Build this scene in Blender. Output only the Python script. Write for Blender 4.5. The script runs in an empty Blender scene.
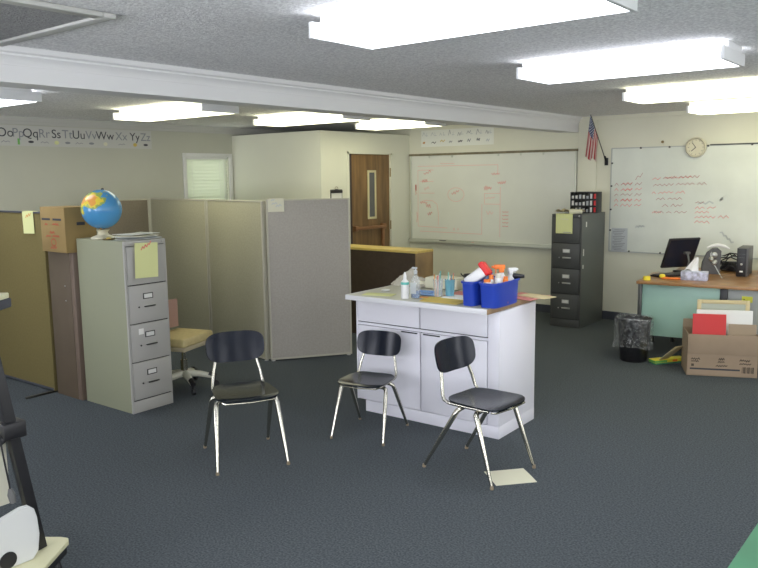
import bpy, bmesh, math, random
from mathutils import Vector, Matrix, Quaternion
random.seed(7)
SC = bpy.context.scene
COL = SC.collection
PI = math.pi
R = math.radians

# ------------------------------------------------------------------ materials
def newmat(name):
    m = bpy.data.materials.new(name); m.use_nodes = True
    nt = m.node_tree; b = nt.nodes['Principled BSDF']
    return m, nt, b

def mat(name, col, rough=.6, metal=0, spec=.5, var=0, vscale=20, bump=0, bscale=200, stretch=None, col2=None, emit=None, estr=0, alpha=1, trans=0, coat=0):
    m, nt, b = newmat(name)
    b.inputs['Base Color'].default_value = (*col, 1)
    b.inputs['Roughness'].default_value = rough
    b.inputs['Metallic'].default_value = metal
    b.inputs['Specular IOR Level'].default_value = spec
    b.inputs['Coat Weight'].default_value = coat
    if trans: b.inputs['Transmission Weight'].default_value = trans
    if alpha < 1: b.inputs['Alpha'].default_value = alpha
    if emit:
        b.inputs['Emission Color'].default_value = (*emit, 1)
        b.inputs['Emission Strength'].default_value = estr
    tc = None
    if var or col2 or bump:
        tc = nt.nodes.new('ShaderNodeTexCoord'); mp = nt.nodes.new('ShaderNodeMapping')
        nt.links.new(tc.outputs['Object'], mp.inputs['Vector'])
        if stretch: mp.inputs['Scale'].default_value = stretch
    if var or col2:
        n = nt.nodes.new('ShaderNodeTexNoise'); n.inputs['Scale'].default_value = vscale; n.inputs['Detail'].default_value = 4
        nt.links.new(mp.outputs['Vector'], n.inputs['Vector'])
        r = nt.nodes.new('ShaderNodeValToRGB')
        c2 = col2 or tuple(max(0, c*(1-var)) for c in col)
        c1 = col if col2 else tuple(min(1, c*(1+var)) for c in col)
        r.color_ramp.elements[0].color = (*c2, 1); r.color_ramp.elements[1].color = (*c1, 1)
        r.color_ramp.elements[0].position = .35; r.color_ramp.elements[1].position = .65
        nt.links.new(n.outputs['Fac'], r.inputs['Fac']); nt.links.new(r.outputs['Color'], b.inputs['Base Color'])
    if bump:
        n2 = nt.nodes.new('ShaderNodeTexNoise'); n2.inputs['Scale'].default_value = bscale; n2.inputs['Detail'].default_value = 3
        nt.links.new(mp.outputs['Vector'], n2.inputs['Vector'])
        bp = nt.nodes.new('ShaderNodeBump'); bp.inputs['Strength'].default_value = bump; bp.inputs['Distance'].default_value = .01
        nt.links.new(n2.outputs['Fac'], bp.inputs['Height']); nt.links.new(bp.outputs['Normal'], b.inputs['Normal'])
    return m

def emat(name, col, strength):
    m = bpy.data.materials.new(name); m.use_nodes = True; nt = m.node_tree
    nt.nodes.remove(nt.nodes['Principled BSDF'])
    e = nt.nodes.new('ShaderNodeEmission'); e.inputs['Color'].default_value = (*col, 1); e.inputs['Strength'].default_value = strength
    nt.links.new(e.outputs[0], nt.nodes['Material Output'].inputs['Surface'])
    return m

M = dict(
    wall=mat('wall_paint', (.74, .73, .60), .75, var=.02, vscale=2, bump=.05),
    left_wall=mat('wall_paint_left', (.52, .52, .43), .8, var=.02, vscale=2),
    office=mat('office_paint', (.74, .74, .62), .6, var=.015, vscale=1.5),
    trim=mat('white_trim', (.75, .75, .72), .45),
    ceiling=mat('popcorn_ceiling', (.93, .92, .94), .95, var=.24, vscale=70, bump=.9, bscale=110),
    carpet=mat('carpet', (.086, .098, .107), .98, var=.32, vscale=95, bump=.3, bscale=260, spec=.1),
    vinyl=mat('dark_vinyl', (.05, .055, .07), .6),
    board=mat('whiteboard', (.74, .75, .68), .38, var=.02, vscale=2.5, spec=.4),
    board2=mat('whiteboard_hazed', (.71, .74, .67), .35, var=.05, vscale=2.0, spec=.35),
    alu=mat('board_frame', (.60, .62, .55), .4, metal=.4),
    cork=mat('cork_rail', (.22, .19, .12), .8, var=.2),
    red=mat('red_marker', (.80, .22, .18), .6),
    pink=mat('faint_red_marker', (.84, .56, .50), .6),
    darkred=mat('dark_red_marker', (.42, .13, .11), .6),
    smudge=mat('grey_smudge', (.55, .58, .56), .6),
    oak_door=mat('door_veneer', (.20, .115, .045), .45, var=.25, vscale=6, stretch=(3, 3, .35)),
    oak=mat('oak_veneer', (.28, .18, .08), .5, var=.22, vscale=7, stretch=(3, .6, .6)),
    yellow_oak=mat('yellow_oak', (.62, .46, .13), .45, var=.12, vscale=7, stretch=(.6, 3, 3)),
    brown_lam=mat('dark_brown_laminate', (.052, .034, .022), .75, var=.1),
    desk_top=mat('desk_woodgrain', (.33, .17, .065), .3, var=.22, vscale=9, stretch=(.5, 3, 3)),
    brass=mat('hinge_brass', (.30, .22, .10), .4, metal=.8),
    black=mat('black_plastic', (.012, .012, .014), .42),
    blackmetal=mat('black_metal', (.016, .016, .018), .38),
    screen=mat('dark_screen', (.02, .022, .035), .2),
    glass=mat('dark_glass', (.10, .10, .10), .08, spec=.8),
    chair=mat('navy_shell', (.006, .009, .018), .20, spec=.18),
    chair_seat=mat('navy_seat', (.012, .016, .020), .24, spec=.45),
    chrome=mat('chrome', (.55, .53, .46), .20, metal=1),
    rubber=mat('glide', (.25, .2, .13), .5),
    fab_grey=mat('panel_fabric_grey', (.40, .375, .33), .95, var=.05, vscale=60, bump=.2, bscale=500, spec=.1),
    fab_warm_lit=mat('panel_fabric_warm_lit', (.40, .38, .27), .95, var=.05, vscale=60, bump=.2, bscale=500, spec=.1),  # same fabric as the grey panel; warm lamp tint put into the colour
    fab_tan=mat('panel_fabric_tan', (.170, .140, .058), .95, var=.05, vscale=60, bump=.2, bscale=500, spec=.1),
    fab_brown_shaded=mat('panel_fabric_brown_shaded', (.22, .19, .14), .95, var=.05, vscale=60, spec=.1),  # brownish, with the shade of a panel turned from the light painted in
    post=mat('panel_post', (.46, .44, .35), .5),
    cab_brown=mat('brown_cabinet_side', (.105, .078, .050), .6, var=.06, vscale=4),
    cab_brown2=mat('brown_cabinet_edge', (.150, .108, .080), .55),
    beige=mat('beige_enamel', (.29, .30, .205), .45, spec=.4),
    beige_front_lit=mat('beige_enamel_front_lit', (.40, .39, .36), .4, spec=.4),  # same enamel as the sides; the brighter light on the front is painted in
    greyen=mat('grey_enamel', (.115, .125, .118), .45),
    greyfront=mat('grey_enamel_front', (.062, .064, .062), .45),
    label=mat('card_label', (.68, .68, .64), .6),
    darkmetal=mat('dark_handle', (.07, .07, .065), .35, metal=.7),
    silver=mat('dull_silver', (.45, .45, .42), .35, metal=.8),
    yellow_paper=mat('yellow_paper', (.70, .72, .34), .8),
    tan_paper=mat('tan_paper', (.62, .52, .30), .85),
    white_paper=mat('white_paper', (.78, .78, .74), .8),
    cream_paper=mat('cream_paper', (.70, .68, .52), .8),
    grey_paper=mat('grey_paper', (.52, .55, .56), .8),
    ink=mat('dark_ink', (.05, .05, .06), .7),
    greyink=mat('grey_ink', (.26, .27, .29), .7),
    cardboard=mat('cardboard', (.33, .245, .165), .85, var=.05, vscale=5),
    cardboard2=mat('cardboard_yellowish', (.29, .20, .075), .85, var=.05, vscale=5),
    cardboard3=mat('cardboard_inner', (.36, .28, .19), .85),
    box_ink=mat('box_print', (.085, .065, .045), .8),
    card_red=mat('red_print', (.50, .09, .05), .8),
    lam_white=mat('white_laminate', (.82, .81, .87), .42, spec=.4),
    lam_top=mat('counter_top', (.50, .50, .42), .35, var=.06, vscale=3, spec=.4),
    lam_edge=mat('counter_edge', (.74, .74, .76), .4),
    edge_wood=mat('counter_end_edge', (.33, .22, .12), .5, var=.15, vscale=9),
    shadow_gap=mat('dark_gap', (.03, .03, .035), .9),
    blue=mat('blue_plastic', (.018, .055, .42), .32, spec=.5),
    redp=mat('red_plastic', (.70, .02, .02), .4),
    orange=mat('orange_plastic', (.85, .22, .03), .4),
    green=mat('green_plastic', (.16, .45, .10), .4),
    whitep=mat('white_plastic', (.78, .78, .76), .35),
    orange_paper=mat('orange_paper', (.70, .32, .08), .7),
    gold_paper=mat('gold_folder', (.66, .50, .12), .7),
    pink_paper=mat('pink_folder', (.58, .22, .19), .7),
    blue_paper=mat('blue_tray', (.22, .36, .60), .5),
    clearblue=mat('clear_blue_plastic', (.20, .50, .62), .15, alpha=.6),
    clear=mat('clear_plastic', (.75, .8, .8), .12, alpha=.28, spec=.7),
    bag=mat('clear_bag', (.72, .68, .58), .25, alpha=.55, spec=.7, bump=.6, bscale=25),
    teal=mat('teal_label', (.10, .45, .38), .5),
    gel=mat('blue_gel', (.03, .12, .32), .15),
    mint=mat('mint_enamel', (.36, .56, .47), .42),
    desk_grey=mat('desk_grey_panel', (.42, .44, .42), .5),
    sticky=mat('yellow_sticky', (.75, .75, .08), .7),
    yellow=mat('yellow_plastic', (.85, .72, .05), .4),
    tissue=mat('tissue', (.88, .88, .86), .9),
    tissuebox=mat('tissue_box', (.50, .52, .66), .6, var=.35, vscale=28),
    folder_red=mat('red_folder', (.58, .03, .03), .55),
    computer=mat('computer_side', (.10, .10, .10), .5),
    liner=mat('clear_liner', (.80, .82, .82), .14, alpha=.15, spec=.9, bump=1.0, bscale=22),
    strip=mat('alphabet_strip', (.56, .56, .52), .75),
    clock=mat('clock_rim', (.62, .58, .44), .5),
    clockface=mat('clock_face', (.72, .68, .52), .6),
    seat_tan=mat('tan_upholstery', (.55, .45, .22), .85, var=.05, vscale=30),
    chair_pink=mat('pinkish_shell', (.42, .26, .21), .5),
    cream=mat('cream_plastic', (.62, .61, .50), .45),
    green_top=mat('green_tabletop', (.05, .26, .13), .5, var=.1, vscale=4),
    cream_top=mat('cream_tabletop', (.66, .64, .42), .5),
    slat=None,
)
def slat_mat():
    m, nt, b = newmat('blind_slats')
    b.inputs['Base Color'].default_value = (.74, .77, .68, 1); b.inputs['Roughness'].default_value = .5
    t = nt.nodes.new('ShaderNodeBsdfTranslucent'); t.inputs['Color'].default_value = (.80, .84, .74, 1)
    mx = nt.nodes.new('ShaderNodeMixShader'); mx.inputs[0].default_value = .32
    nt.links.new(b.outputs[0], mx.inputs[1]); nt.links.new(t.outputs[0], mx.inputs[2])
    nt.links.new(mx.outputs[0], nt.nodes['Material Output'].inputs['Surface'])
    return m
M['slat'] = slat_mat()
def liner_mat():
    m = mat('crinkled_liner', (.80, .82, .82), .15, spec=.9, bump=1.0, bscale=22)
    nt = m.node_tree; n = nt.nodes.new('ShaderNodeTexNoise'); n.inputs['Scale'].default_value = 26; n.inputs['Distortion'].default_value = 1.5
    tc = nt.nodes.new('ShaderNodeTexCoord'); nt.links.new(tc.outputs['Object'], n.inputs['Vector'])
    r = nt.nodes.new('ShaderNodeMapRange'); r.inputs['From Min'].default_value = .42; r.inputs['From Max'].default_value = .72; r.inputs['To Min'].default_value = .03; r.inputs['To Max'].default_value = .28
    nt.links.new(n.outputs['Fac'], r.inputs['Value']); nt.links.new(r.outputs[0], nt.nodes['Principled BSDF'].inputs['Alpha'])
    return m
M['liner'] = liner_mat()
def pane_mat():
    m, nt, b = newmat('window_pane')
    b.inputs['Base Color'].default_value = (.9, 1, .95, 1); b.inputs['Roughness'].default_value = .02
    b.inputs['Alpha'].default_value = .15
    return m
M['pane'] = pane_mat()
LAMP_COOL = emat('lamp_cool', (.90, .93, 1.0), 6.2)
LAMP_WARM = emat('lamp_warm', (1.0, .98, .68), 5.0)

# ------------------------------------------------------------------ mesh builder
class B:
    def __init__(s): s.bm = bmesh.new(); s.mats = []
    def _m(s, m):
        if m not in s.mats: s.mats.append(m)
        return s.mats.index(m)
    def _merge(s, t, m=None, mx=None):
        if mx is not None: t.transform(mx)
        bmesh.ops.recalc_face_normals(t, faces=t.faces)
        i = s._m(m) if m is not None else 0
        for f in t.faces: f.material_index = i
        me = bpy.data.meshes.new('tmp'); t.to_mesh(me); t.free()
        s.bm.from_mesh(me); bpy.data.meshes.remove(me)
        return s
    def box(s, x0, x1, y0, y1, z0, z1, m=None, bev=0, mx=None, seg=2):
        t = bmesh.new(); bmesh.ops.create_cube(t, size=1)
        for v in t.verts:
            v.co = Vector(((x0+x1)/2+v.co.x*(x1-x0), (y0+y1)/2+v.co.y*(y1-y0), (z0+z1)/2+v.co.z*(z1-z0)))
        if bev: bmesh.ops.bevel(t, geom=list(t.edges), offset=bev, segments=seg, profile=.5, affect='EDGES')
        return s._merge(t, m, mx)
    def prism(s, pts, z0, z1, m=None, mx=None, bev=0):
        t = bmesh.new()
        a = [t.verts.new((p[0], p[1], z0)) for p in pts]; b = [t.verts.new((p[0], p[1], z1)) for p in pts]
        n = len(pts); t.faces.new(a); t.faces.new(list(reversed(b)))
        for i in range(n): t.faces.new((a[i], b[i], b[(i+1) % n], a[(i+1) % n]))
        if bev: bmesh.ops.bevel(t, geom=[e for e in t.edges if abs(e.verts[0].co.z-e.verts[1].co.z) < 1e-6], offset=bev, segments=2, affect='EDGES')
        return s._merge(t, m, mx)
    def lathe(s, prof, m=None, n=28, mx=None, c=(0, 0, 0), cap=True, squash=1):
        t = bmesh.new(); rings = []
        for r, z in prof:
            rings.append([t.verts.new((c[0]+r*math.cos(2*PI*k/n), c[1]+squash*r*math.sin(2*PI*k/n), c[2]+z)) for k in range(n)])
        for a, b in zip(rings, rings[1:]):
            for k in range(n): t.faces.new((a[k], a[(k+1) % n], b[(k+1) % n], b[k]))
        if cap:
            for rg, (r, z) in ((rings[0], prof[0]), (rings[-1], prof[-1])):
                if r > 1e-4: t.faces.new(rg)
        bmesh.ops.remove_doubles(t, verts=t.verts, dist=1e-6)
        return s._merge(t, m, mx)
    def tube(s, pts, r, m=None, n=10, mx=None, round_=True):
        P = [Vector(p) for p in pts]; rs = r if isinstance(r, (list, tuple)) else [r]*len(P)
        t = bmesh.new(); rings = []; nrm = None
        for i, p in enumerate(P):
            d = (P[min(i+1, len(P)-1)]-P[max(i-1, 0)]).normalized()
            if nrm is None:
                nrm = d.orthogonal().normalized()
            else:
                nrm = (nrm-d*nrm.dot(d)).normalized()
            bn = d.cross(nrm)
            rings.append([t.verts.new(p+rs[i]*(nrm*math.cos(2*PI*k/n)+bn*math.sin(2*PI*k/n))) for k in range(n)])
        for a, b in zip(rings, rings[1:]):
            for k in range(n): t.faces.new((a[k], a[(k+1) % n], b[(k+1) % n], b[k]))
        t.faces.new(rings[0]); t.faces.new(rings[-1])
        return s._merge(t, m, mx)
    def ball(s, c, r, m=None, n=20, sc=(1, 1, 1), mx=None):
        t = bmesh.new(); bmesh.ops.create_uvsphere(t, u_segments=n, v_segments=max(6, n//2), radius=r)
        for v in t.verts: v.co = Vector((c[0]+v.co.x*sc[0], c[1]+v.co.y*sc[1], c[2]+v.co.z*sc[2]))
        return s._merge(t, m, mx)
    def shell(s, f, thick, m=None, nr=8, na=48, mx=None):
        """closed shell: f(r, a) -> (point, normal)"""
        t = bmesh.new(); tops = []; bots = []
        p, nn = f(0, 0); ct = t.verts.new(Vector(p)); cb = t.verts.new(Vector(p)-Vector(nn)*thick)
        for i in range(1, nr+1):
            a1 = []; b1 = []
            for k in range(na):
                p, nn = f(i/nr, 2*PI*k/na); a1.append(t.verts.new(Vector(p))); b1.append(t.verts.new(Vector(p)-Vector(nn)*thick))
            tops.append(a1); bots.append(b1)
        for L, c in ((tops, ct), (bots, cb)):
            for k in range(na): t.faces.new((c, L[0][k], L[0][(k+1) % na]))
            for a, b in zip(L, L[1:]):
                for k in range(na): t.faces.new((a[k], b[k], b[(k+1) % na], a[(k+1) % na]))
        a, b = tops[-1], bots[-1]
        for k in range(na): t.faces.new((a[k], b[k], b[(k+1) % na], a[(k+1) % na]))
        return s._merge(t, m, mx)
    def quadgrid(s, f, nu, nv, m=None, thick=0, mx=None):
        t = bmesh.new(); g = [[t.verts.new(f(i/nu, j/nv)) for j in range(nv+1)] for i in range(nu+1)]
        for i in range(nu):
            for j in range(nv): t.faces.new((g[i][j], g[i+1][j], g[i+1][j+1], g[i][j+1]))
        if thick: 
            t.normal_update()
            bmesh.ops.solidify(t, geom=list(t.faces), thickness=thick)
        return s._merge(t, m, mx)
    def ribbons(s, polys, w, mp, m=None, h=.0012):
        """flat strokes on a plane; mp(u, v, d) -> 3d point, d = height off the plane"""
        for pl in polys:
            t = bmesh.new()
            for (a, b) in zip(pl, pl[1:]):
                dx, dy = b[0]-a[0], b[1]-a[1]; L = math.hypot(dx, dy) or 1e-6
                nx, ny = -dy/L*w/2, dx/L*w/2; ex, ey = dx/L*w*.3, dy/L*w*.3
                q = [(a[0]-ex+nx, a[1]-ey+ny), (b[0]+ex+nx, b[1]+ey+ny), (b[0]+ex-nx, b[1]+ey-ny), (a[0]-ex-nx, a[1]-ey-ny)]
                t.faces.new([t.verts.new(mp(u, v, h)) for u, v in q])
            i = s._m(m) if m is not None else 0
            for f in t.faces: f.material_index = i
            me = bpy.data.meshes.new('tmp'); t.to_mesh(me); t.free(); s.bm.from_mesh(me); bpy.data.meshes.remove(me)
        return s
    def make(s, name, m=None, parent=None, loc=None, rot=None, smooth=True):
        me = bpy.data.meshes.new(name); s.bm.to_mesh(me); s.bm.free()
        if m is not None and not s.mats: me.materials.append(m)
        for x in s.mats: me.materials.append(x)
        o = bpy.data.objects.new(name, me); COL.objects.link(o)
        if smooth:
            me.shade_smooth(); me.set_sharp_from_angle(angle=R(38))
        if parent is not None: o.parent = parent
        if loc is not None: o.location = loc
        if rot is not None: o.rotation_euler = (0, 0, rot) if not isinstance(rot, tuple) else rot
        return o

def thing(name, label, cat, loc=(0, 0, 0), rz=0, group=None):
    o = bpy.data.objects.new(name, None); COL.objects.link(o); o.empty_display_size = .1
    o.location = loc; o.rotation_euler = (0, 0, rz)
    return tag(o, label, cat, group)
def tag(o, label, cat, group=None):
    o['label'] = label; o['category'] = cat
    if group: o['group'] = group
    return o
def struct(o): o['kind'] = 'structure'; return o
def bx(x0, x1, y0, y1, z0, z1, bev=0): return B().box(x0, x1, y0, y1, z0, z1, None, bev)
def rotz(pt, a): return (pt[0]*math.cos(a)-pt[1]*math.sin(a), pt[0]*math.sin(a)+pt[1]*math.cos(a))
def text_mesh(txt, size, m, parent, name, loc, basis, ext=.0008, align='CENTER'):
    cu = bpy.data.curves.new('t', 'FONT'); cu.body = txt; cu.size = size; cu.extrude = ext; cu.align_x = align
    ob = bpy.data.objects.new('t', cu); COL.objects.link(ob)
    dg = bpy.context.evaluated_depsgraph_get(); me = bpy.data.meshes.new_from_object(ob.evaluated_get(dg))
    bpy.data.objects.remove(ob)
    me.materials.clear(); me.materials.append(m)
    me.transform(Matrix.Translation(loc) @ basis)
    o = bpy.data.objects.new(name, me); COL.objects.link(o); o.parent = parent
    return o
FACE_X = Matrix(((0, 0, 1, 0), (1, 0, 0, 0), (0, 1, 0, 0), (0, 0, 0, 1)))      # reads facing +X
FACE_MY = Matrix(((1, 0, 0, 0), (0, 0, -1, 0), (0, 1, 0, 0), (0, 0, 0, 1)))    # reads facing -Y

def scribble(x, y, w, h, n, seed, slope=0):
    """a hand-written word nobody can read: a wavering line"""
    rr = random.Random(seed); pl = []
    for i in range(n+1):
        pl.append((x+w*i/n, y+slope*w*i/n+(h*.5 if i % 2 else -h*.5)*rr.uniform(.35, 1)))
    return pl

# ------------------------------------------------------------------ room
XL, XR, YB, YF, HC = -8.30, 3.2, 8.97, -2.0, 2.462
DAY_F, DAY_R = 56, 15
struct(bx(XL-.15, XR+.15, YF-.15, YB+.15, -.12, 0).make('floor', M['carpet']))
struct(bx(XL-.15, XR+.15, YF-.15, YB+.15, HC, HC+.1).make('ceiling', M['ceiling']))
struct(bx(XL-.15, XR+.15, YB, YB+.15, 0, HC).make('wall_back', M['wall']))
def wall_with_windows(name, horiz, c0, c1, a0, a1, wins, z0, z1):
    b = B(); edges = [a0]
    def q(u0, u1, za, zb): b.box(u0, u1, c0, c1, za, zb) if horiz else b.box(c0, c1, u0, u1, za, zb)
    p = a0
    for (w0, w1) in wins:
        q(p, w0, 0, HC); q(w0, w1, 0, z0); q(w0, w1, z1, HC); p = w1
    q(p, a1, 0, HC); struct(b.make(name, M['wall']))
FW = [(-7.2, -5.9), (-3.6, -2.2), (-1.2, .2), (1.2, 2.6)]; RW = [(-.6, .8), (2.0, 3.4), (4.6, 6.0), (7.0, 8.2)]  # unseen windows added to bring bluish daylight onto ceiling and fronts
wall_with_windows('wall_front', True, YF-.15, YF, XL, XR, FW, .95, 2.1)
wall_with_windows('wall_right', False, XR, XR+.15, YF, YB, RW, .95, 2.1)
def added_daylight(loc, rot, w, h_, power):  # area light added outside each unseen window, aimed up to brighten the ceiling
    l = bpy.data.lights.new('added_daylight', 'AREA'); l.shape = 'RECTANGLE'; l.size = w; l.size_y = h_; l.energy = power; l.color = (.84, .86, 1.0)
    o = bpy.data.objects.new('added_daylight', l); COL.objects.link(o); o.location = loc; o.rotation_euler = rot
n_ = 2
for k, (w0, w1) in enumerate(FW):
    fr_ = struct(B().box(w0, w1, YF-.1, YF-.05, .95, 1.0).box(w0, w1, YF-.1, YF-.05, 2.05, 2.1).box(w0, w0+.05, YF-.1, YF-.05, .95, 2.1).box(w1-.05, w1, YF-.1, YF-.05, .95, 2.1).box(w0, w1, YF-.1, YF-.05, 1.5, 1.54).make('window_%d' % n_, M['trim'])); n_ += 1
    added_daylight(((w0+w1)/2, YF-.16, 1.5), (R(90+22), 0, 0), w1-w0, 1.1, DAY_F)
for k, (w0, w1) in enumerate(RW):
    fr_ = struct(B().box(XR+.05, XR+.1, w0, w1, .95, 1.0).box(XR+.05, XR+.1, w0, w1, 2.05, 2.1).box(XR+.05, XR+.1, w0, w0+.05, .95, 2.1).box(XR+.05, XR+.1, w1-.05, w1, .95, 2.1).box(XR+.05, XR+.1, w0, w1, 1.5, 1.54).make('window_%d' % n_, M['trim'])); n_ += 1
    added_daylight((XR+.16, (w0+w1)/2, 1.5), (R(90+22), 0, R(90)), w1-w0, 1.1, DAY_R)
WY0, WY1, WZ0, WZ1 = 6.30, 7.02, 1.02, 2.06
b = B(); b.box(XL-.15, XL, YF, WY0, 0, HC); b.box(XL-.15, XL, WY1, YB, 0, HC); b.box(XL-.15, XL, WY0, WY1, 0, WZ0); b.box(XL-.15, XL, WY0, WY1, WZ1, HC)
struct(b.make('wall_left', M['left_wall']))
# window with closed blind
win = struct(B().box(XL-.10, XL-.06, WY0, WY1, WZ0, WZ0+.04).box(XL-.10, XL-.06, WY0, WY1, WZ1-.04, WZ1).box(XL-.10, XL-.06, WY0, WY0+.04, WZ0, WZ1).box(XL-.10, XL-.06, WY1-.04, WY1, WZ0, WZ1).box(XL-.10, XL-.06, WY0, WY1, 1.52, 1.55).make('window_1', M['trim']))
bx(XL-.085, XL-.078, WY0+.04, WY1-.04, WZ0+.04, WZ1-.04).make('pane', M['pane'], win)
b = B()
for a in ((WY0-.05, WY0), (WY1, WY1+.055)): b.box(XL, XL+.02, a[0], a[1], WZ0-.05, WZ1+.05, None, .003)
b.box(XL, XL+.02, WY0, WY1, WZ1, WZ1+.05, None, .003); b.box(XL, XL+.05, WY0-.07, WY1+.07, WZ0-.05, WZ0-.02, None, .003)
b.make('window_casing', M['trim'], win)
bl = thing('window_blind', 'pale green closed slatted blind hanging in the left wall window', 'blind', (XL-.03, (WY0+WY1)/2, WZ1))
b = B(); hw = (WY1-WY0)/2-.015
for i in range(22):
    z = -.05-i*.045
    b.box(-.002, .001, -hw, hw, z-.0255, z+.0255, None, 0, Matrix.Translation((0, 0, z)) @ Matrix.Rotation(R(20), 4, 'Y') @ Matrix.Translation((0, 0, -z)))
b.make('slat_curtain', M['slat'], bl, smooth=False)
bx(-.018, .018, -hw-.005, hw+.005, -.028, 0, .003).make('head_rail', M['trim'], bl)
B().tube([(.012, -hw+.1, -.03), (.012, -hw+.1, -1.0)], .002).tube([(.012, hw-.13, -.03), (.012, hw-.13, -1.0)], .002).make('ladder_cord', M['trim'], bl)
B().tube([(.020, hw-.06, -.03), (.022, hw-.06, -.75)], .0035, n=6).make('tilt_wand', M['trim'], bl)

# beam with stepped crown
bm_ = B()
bm_.box(-4.26, -4.05, YF, YB, 2.292, HC)
bm_.box(-4.27, -4.045, YF, YB, 2.284, 2.296)
prof = [(-4.05, 2.372), (-4.043, 2.372), (-4.043, 2.385), (-4.030, 2.405), (-4.012, 2.418), (-4.012, 2.428), (-3.995, 2.436), (-3.985, 2.462), (-4.05, 2.462)]
bm_.prism(prof, YF, YB, None, Matrix(((1, 0, 0, 0), (0, 0, 1, 0), (0, 1, 0, 0), (0, 0, 0, 1))))
struct(bm_.make('trim_1', M['trim'])).data.materials[0] = mat('beam_paint', (.78, .78, .78), .5)
# wall pilaster under beam end, crown strips, baseboards
struct(bx(-4.035, -3.80, YB-.022, YB, 0, HC, .003).make('trim_2', M['wall']))
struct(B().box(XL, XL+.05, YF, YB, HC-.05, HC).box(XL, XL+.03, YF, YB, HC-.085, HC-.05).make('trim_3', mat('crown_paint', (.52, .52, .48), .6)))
struct(B().box(-6.6, XR, YB-.035, YB, HC-.045, HC).make('trim_4', M['wall']))
struct(bx(XL, XL+.012, YF, 7.09, 0, .1).make('baseboard_left', M['vinyl']))
struct(bx(-6.6, XR, YB-.012, YB, 0, .1).make('baseboard_back', M['vinyl']))

# ceiling access hatch with a trim frame
h = thing('ceiling_hatch', 'textured access panel with a plain frame in the ceiling', 'hatch', (-3.42, 1.4, HC-.001))
b = B(); x0, x1, y0, y1, w = -.50, .50, -.50, .50, .06
for q in ((x0, x1, y0, y0+w), (x0, x1, y1-w, y1), (x0, x0+w, y0+w, y1-w), (x1-w, x1, y0+w, y1-w)): b.box(*q, -.022, 0, None, .006)
b.make('frame', mat('hatch_frame', (.50, .50, .47), .6), h)
bx(x0+w, x1-w, y0+w, y1-w, -.010, 0).make('panel', mat('hatch_panel', (.33, .33, .33), .95, var=.2, vscale=70, bump=.9, bscale=110), h)

# enclosed office in the corner: solid-walled box lower than the ceiling, door in its east face
OT, OX, OY = 2.335, -6.63, 7.095
b = B(); DY0, DY1, DZ = 7.60, 8.545, 2.105
b.box(XL, OX, OY, OY+.1, 0, OT); b.box(OX-.1, OX, OY+.1, DY0, 0, OT); b.box(OX-.1, OX, DY1, YB, 0, OT); b.box(OX-.1, OX, DY0, DY1, DZ, OT)
b.box(XL, OX, OY, YB, OT, OT+.02)
struct(b.make('wall_office', M['office']))
d = struct(bx(OX-.07, OX-.02, DY0+.03, DY1-.03, .01, DZ-.03, .003).make('door_1', M['oak_door']))
b = B(); b.box(OX-.10, OX+.012, DY0, DY0+.03, 0, DZ).box(OX-.10, OX+.012, DY1-.03, DY1, 0, DZ).box(OX-.10, OX+.012, DY0, DY1, DZ-.03, DZ)
df = b.make('door_frame', M['office'], d)
b = B(); b.box(OX-.02, OX-.012, DY0+.03, DY0+.10, .01, DZ-.03); b.make('edge_strip', mat('dark_door_edge', (.05, .03, .025), .5), d)
b = B(); wy0, wy1, wz0, wz1 = 8.06, 8.18, 1.23, 1.83
for q in ((wy0-.03, wy0, wz0-.03, wz1+.03), (wy1, wy1+.03, wz0-.03, wz1+.03), (wy0, wy1, wz0-.03, wz0), (wy0, wy1, wz1, wz1+.03)): b.box(OX-.02, OX-.008, *q)
vis = b.make('vision_frame', mat('vision_frame', (.62, .56, .34), .5), d)
bx(OX-.02, OX-.016, wy0, wy1, wz0, wz1).make('glass', M['glass'], vis)
b = B(); b.box(OX-.02, OX+.03, 7.72, 7.78, 1.05, 1.12, None, .006).box(OX-.02, OX+.03, 8.30, 8.38, 1.05, 1.13, None, .006).box(OX+.005, OX+.035, 7.72, 8.38, 1.065, 1.11, None, .008).box(OX-.02, OX+.01, 8.32, 8.37, .55, 1.06, None, .005)
b.make('push_bar', mat('bar_bronze', (.30, .15, .07), .4, metal=.3), d)
for z in (.35, 1.1, 1.83): B().tube([(OX+.0, DY1-.028, z-.06), (OX+.0, DY1-.028, z+.06)], .011).make('hinge', M['brass'], d)

# clipboard on the office wall
cb = thing('clipboard', 'clipboard with white sheet hanging on the office wall left of the door', 'clipboard', (OX-.002, 7.375, 1.45))
bx(0, .004, -.115, .115, -.15, .165, .002).make('backing_board', M['darkmetal'], cb)
bx(.0042, .0052, -.095, .105, -.15, .13).make('sheet', M['white_paper'], cb)
B().box(.004, .018, -.11, .11, .12, .155, None, .004).box(.004, .012, -.03, .03, .155, .17, None, .003).make('clip', M['blackmetal'], cb)
B().tube([(.008, .03*math.cos(a*PI/8), .172+.03*math.sin(a*PI/8)) for a in range(9)], .0025, n=6).make('hook', M['brass'], cb)

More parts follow.
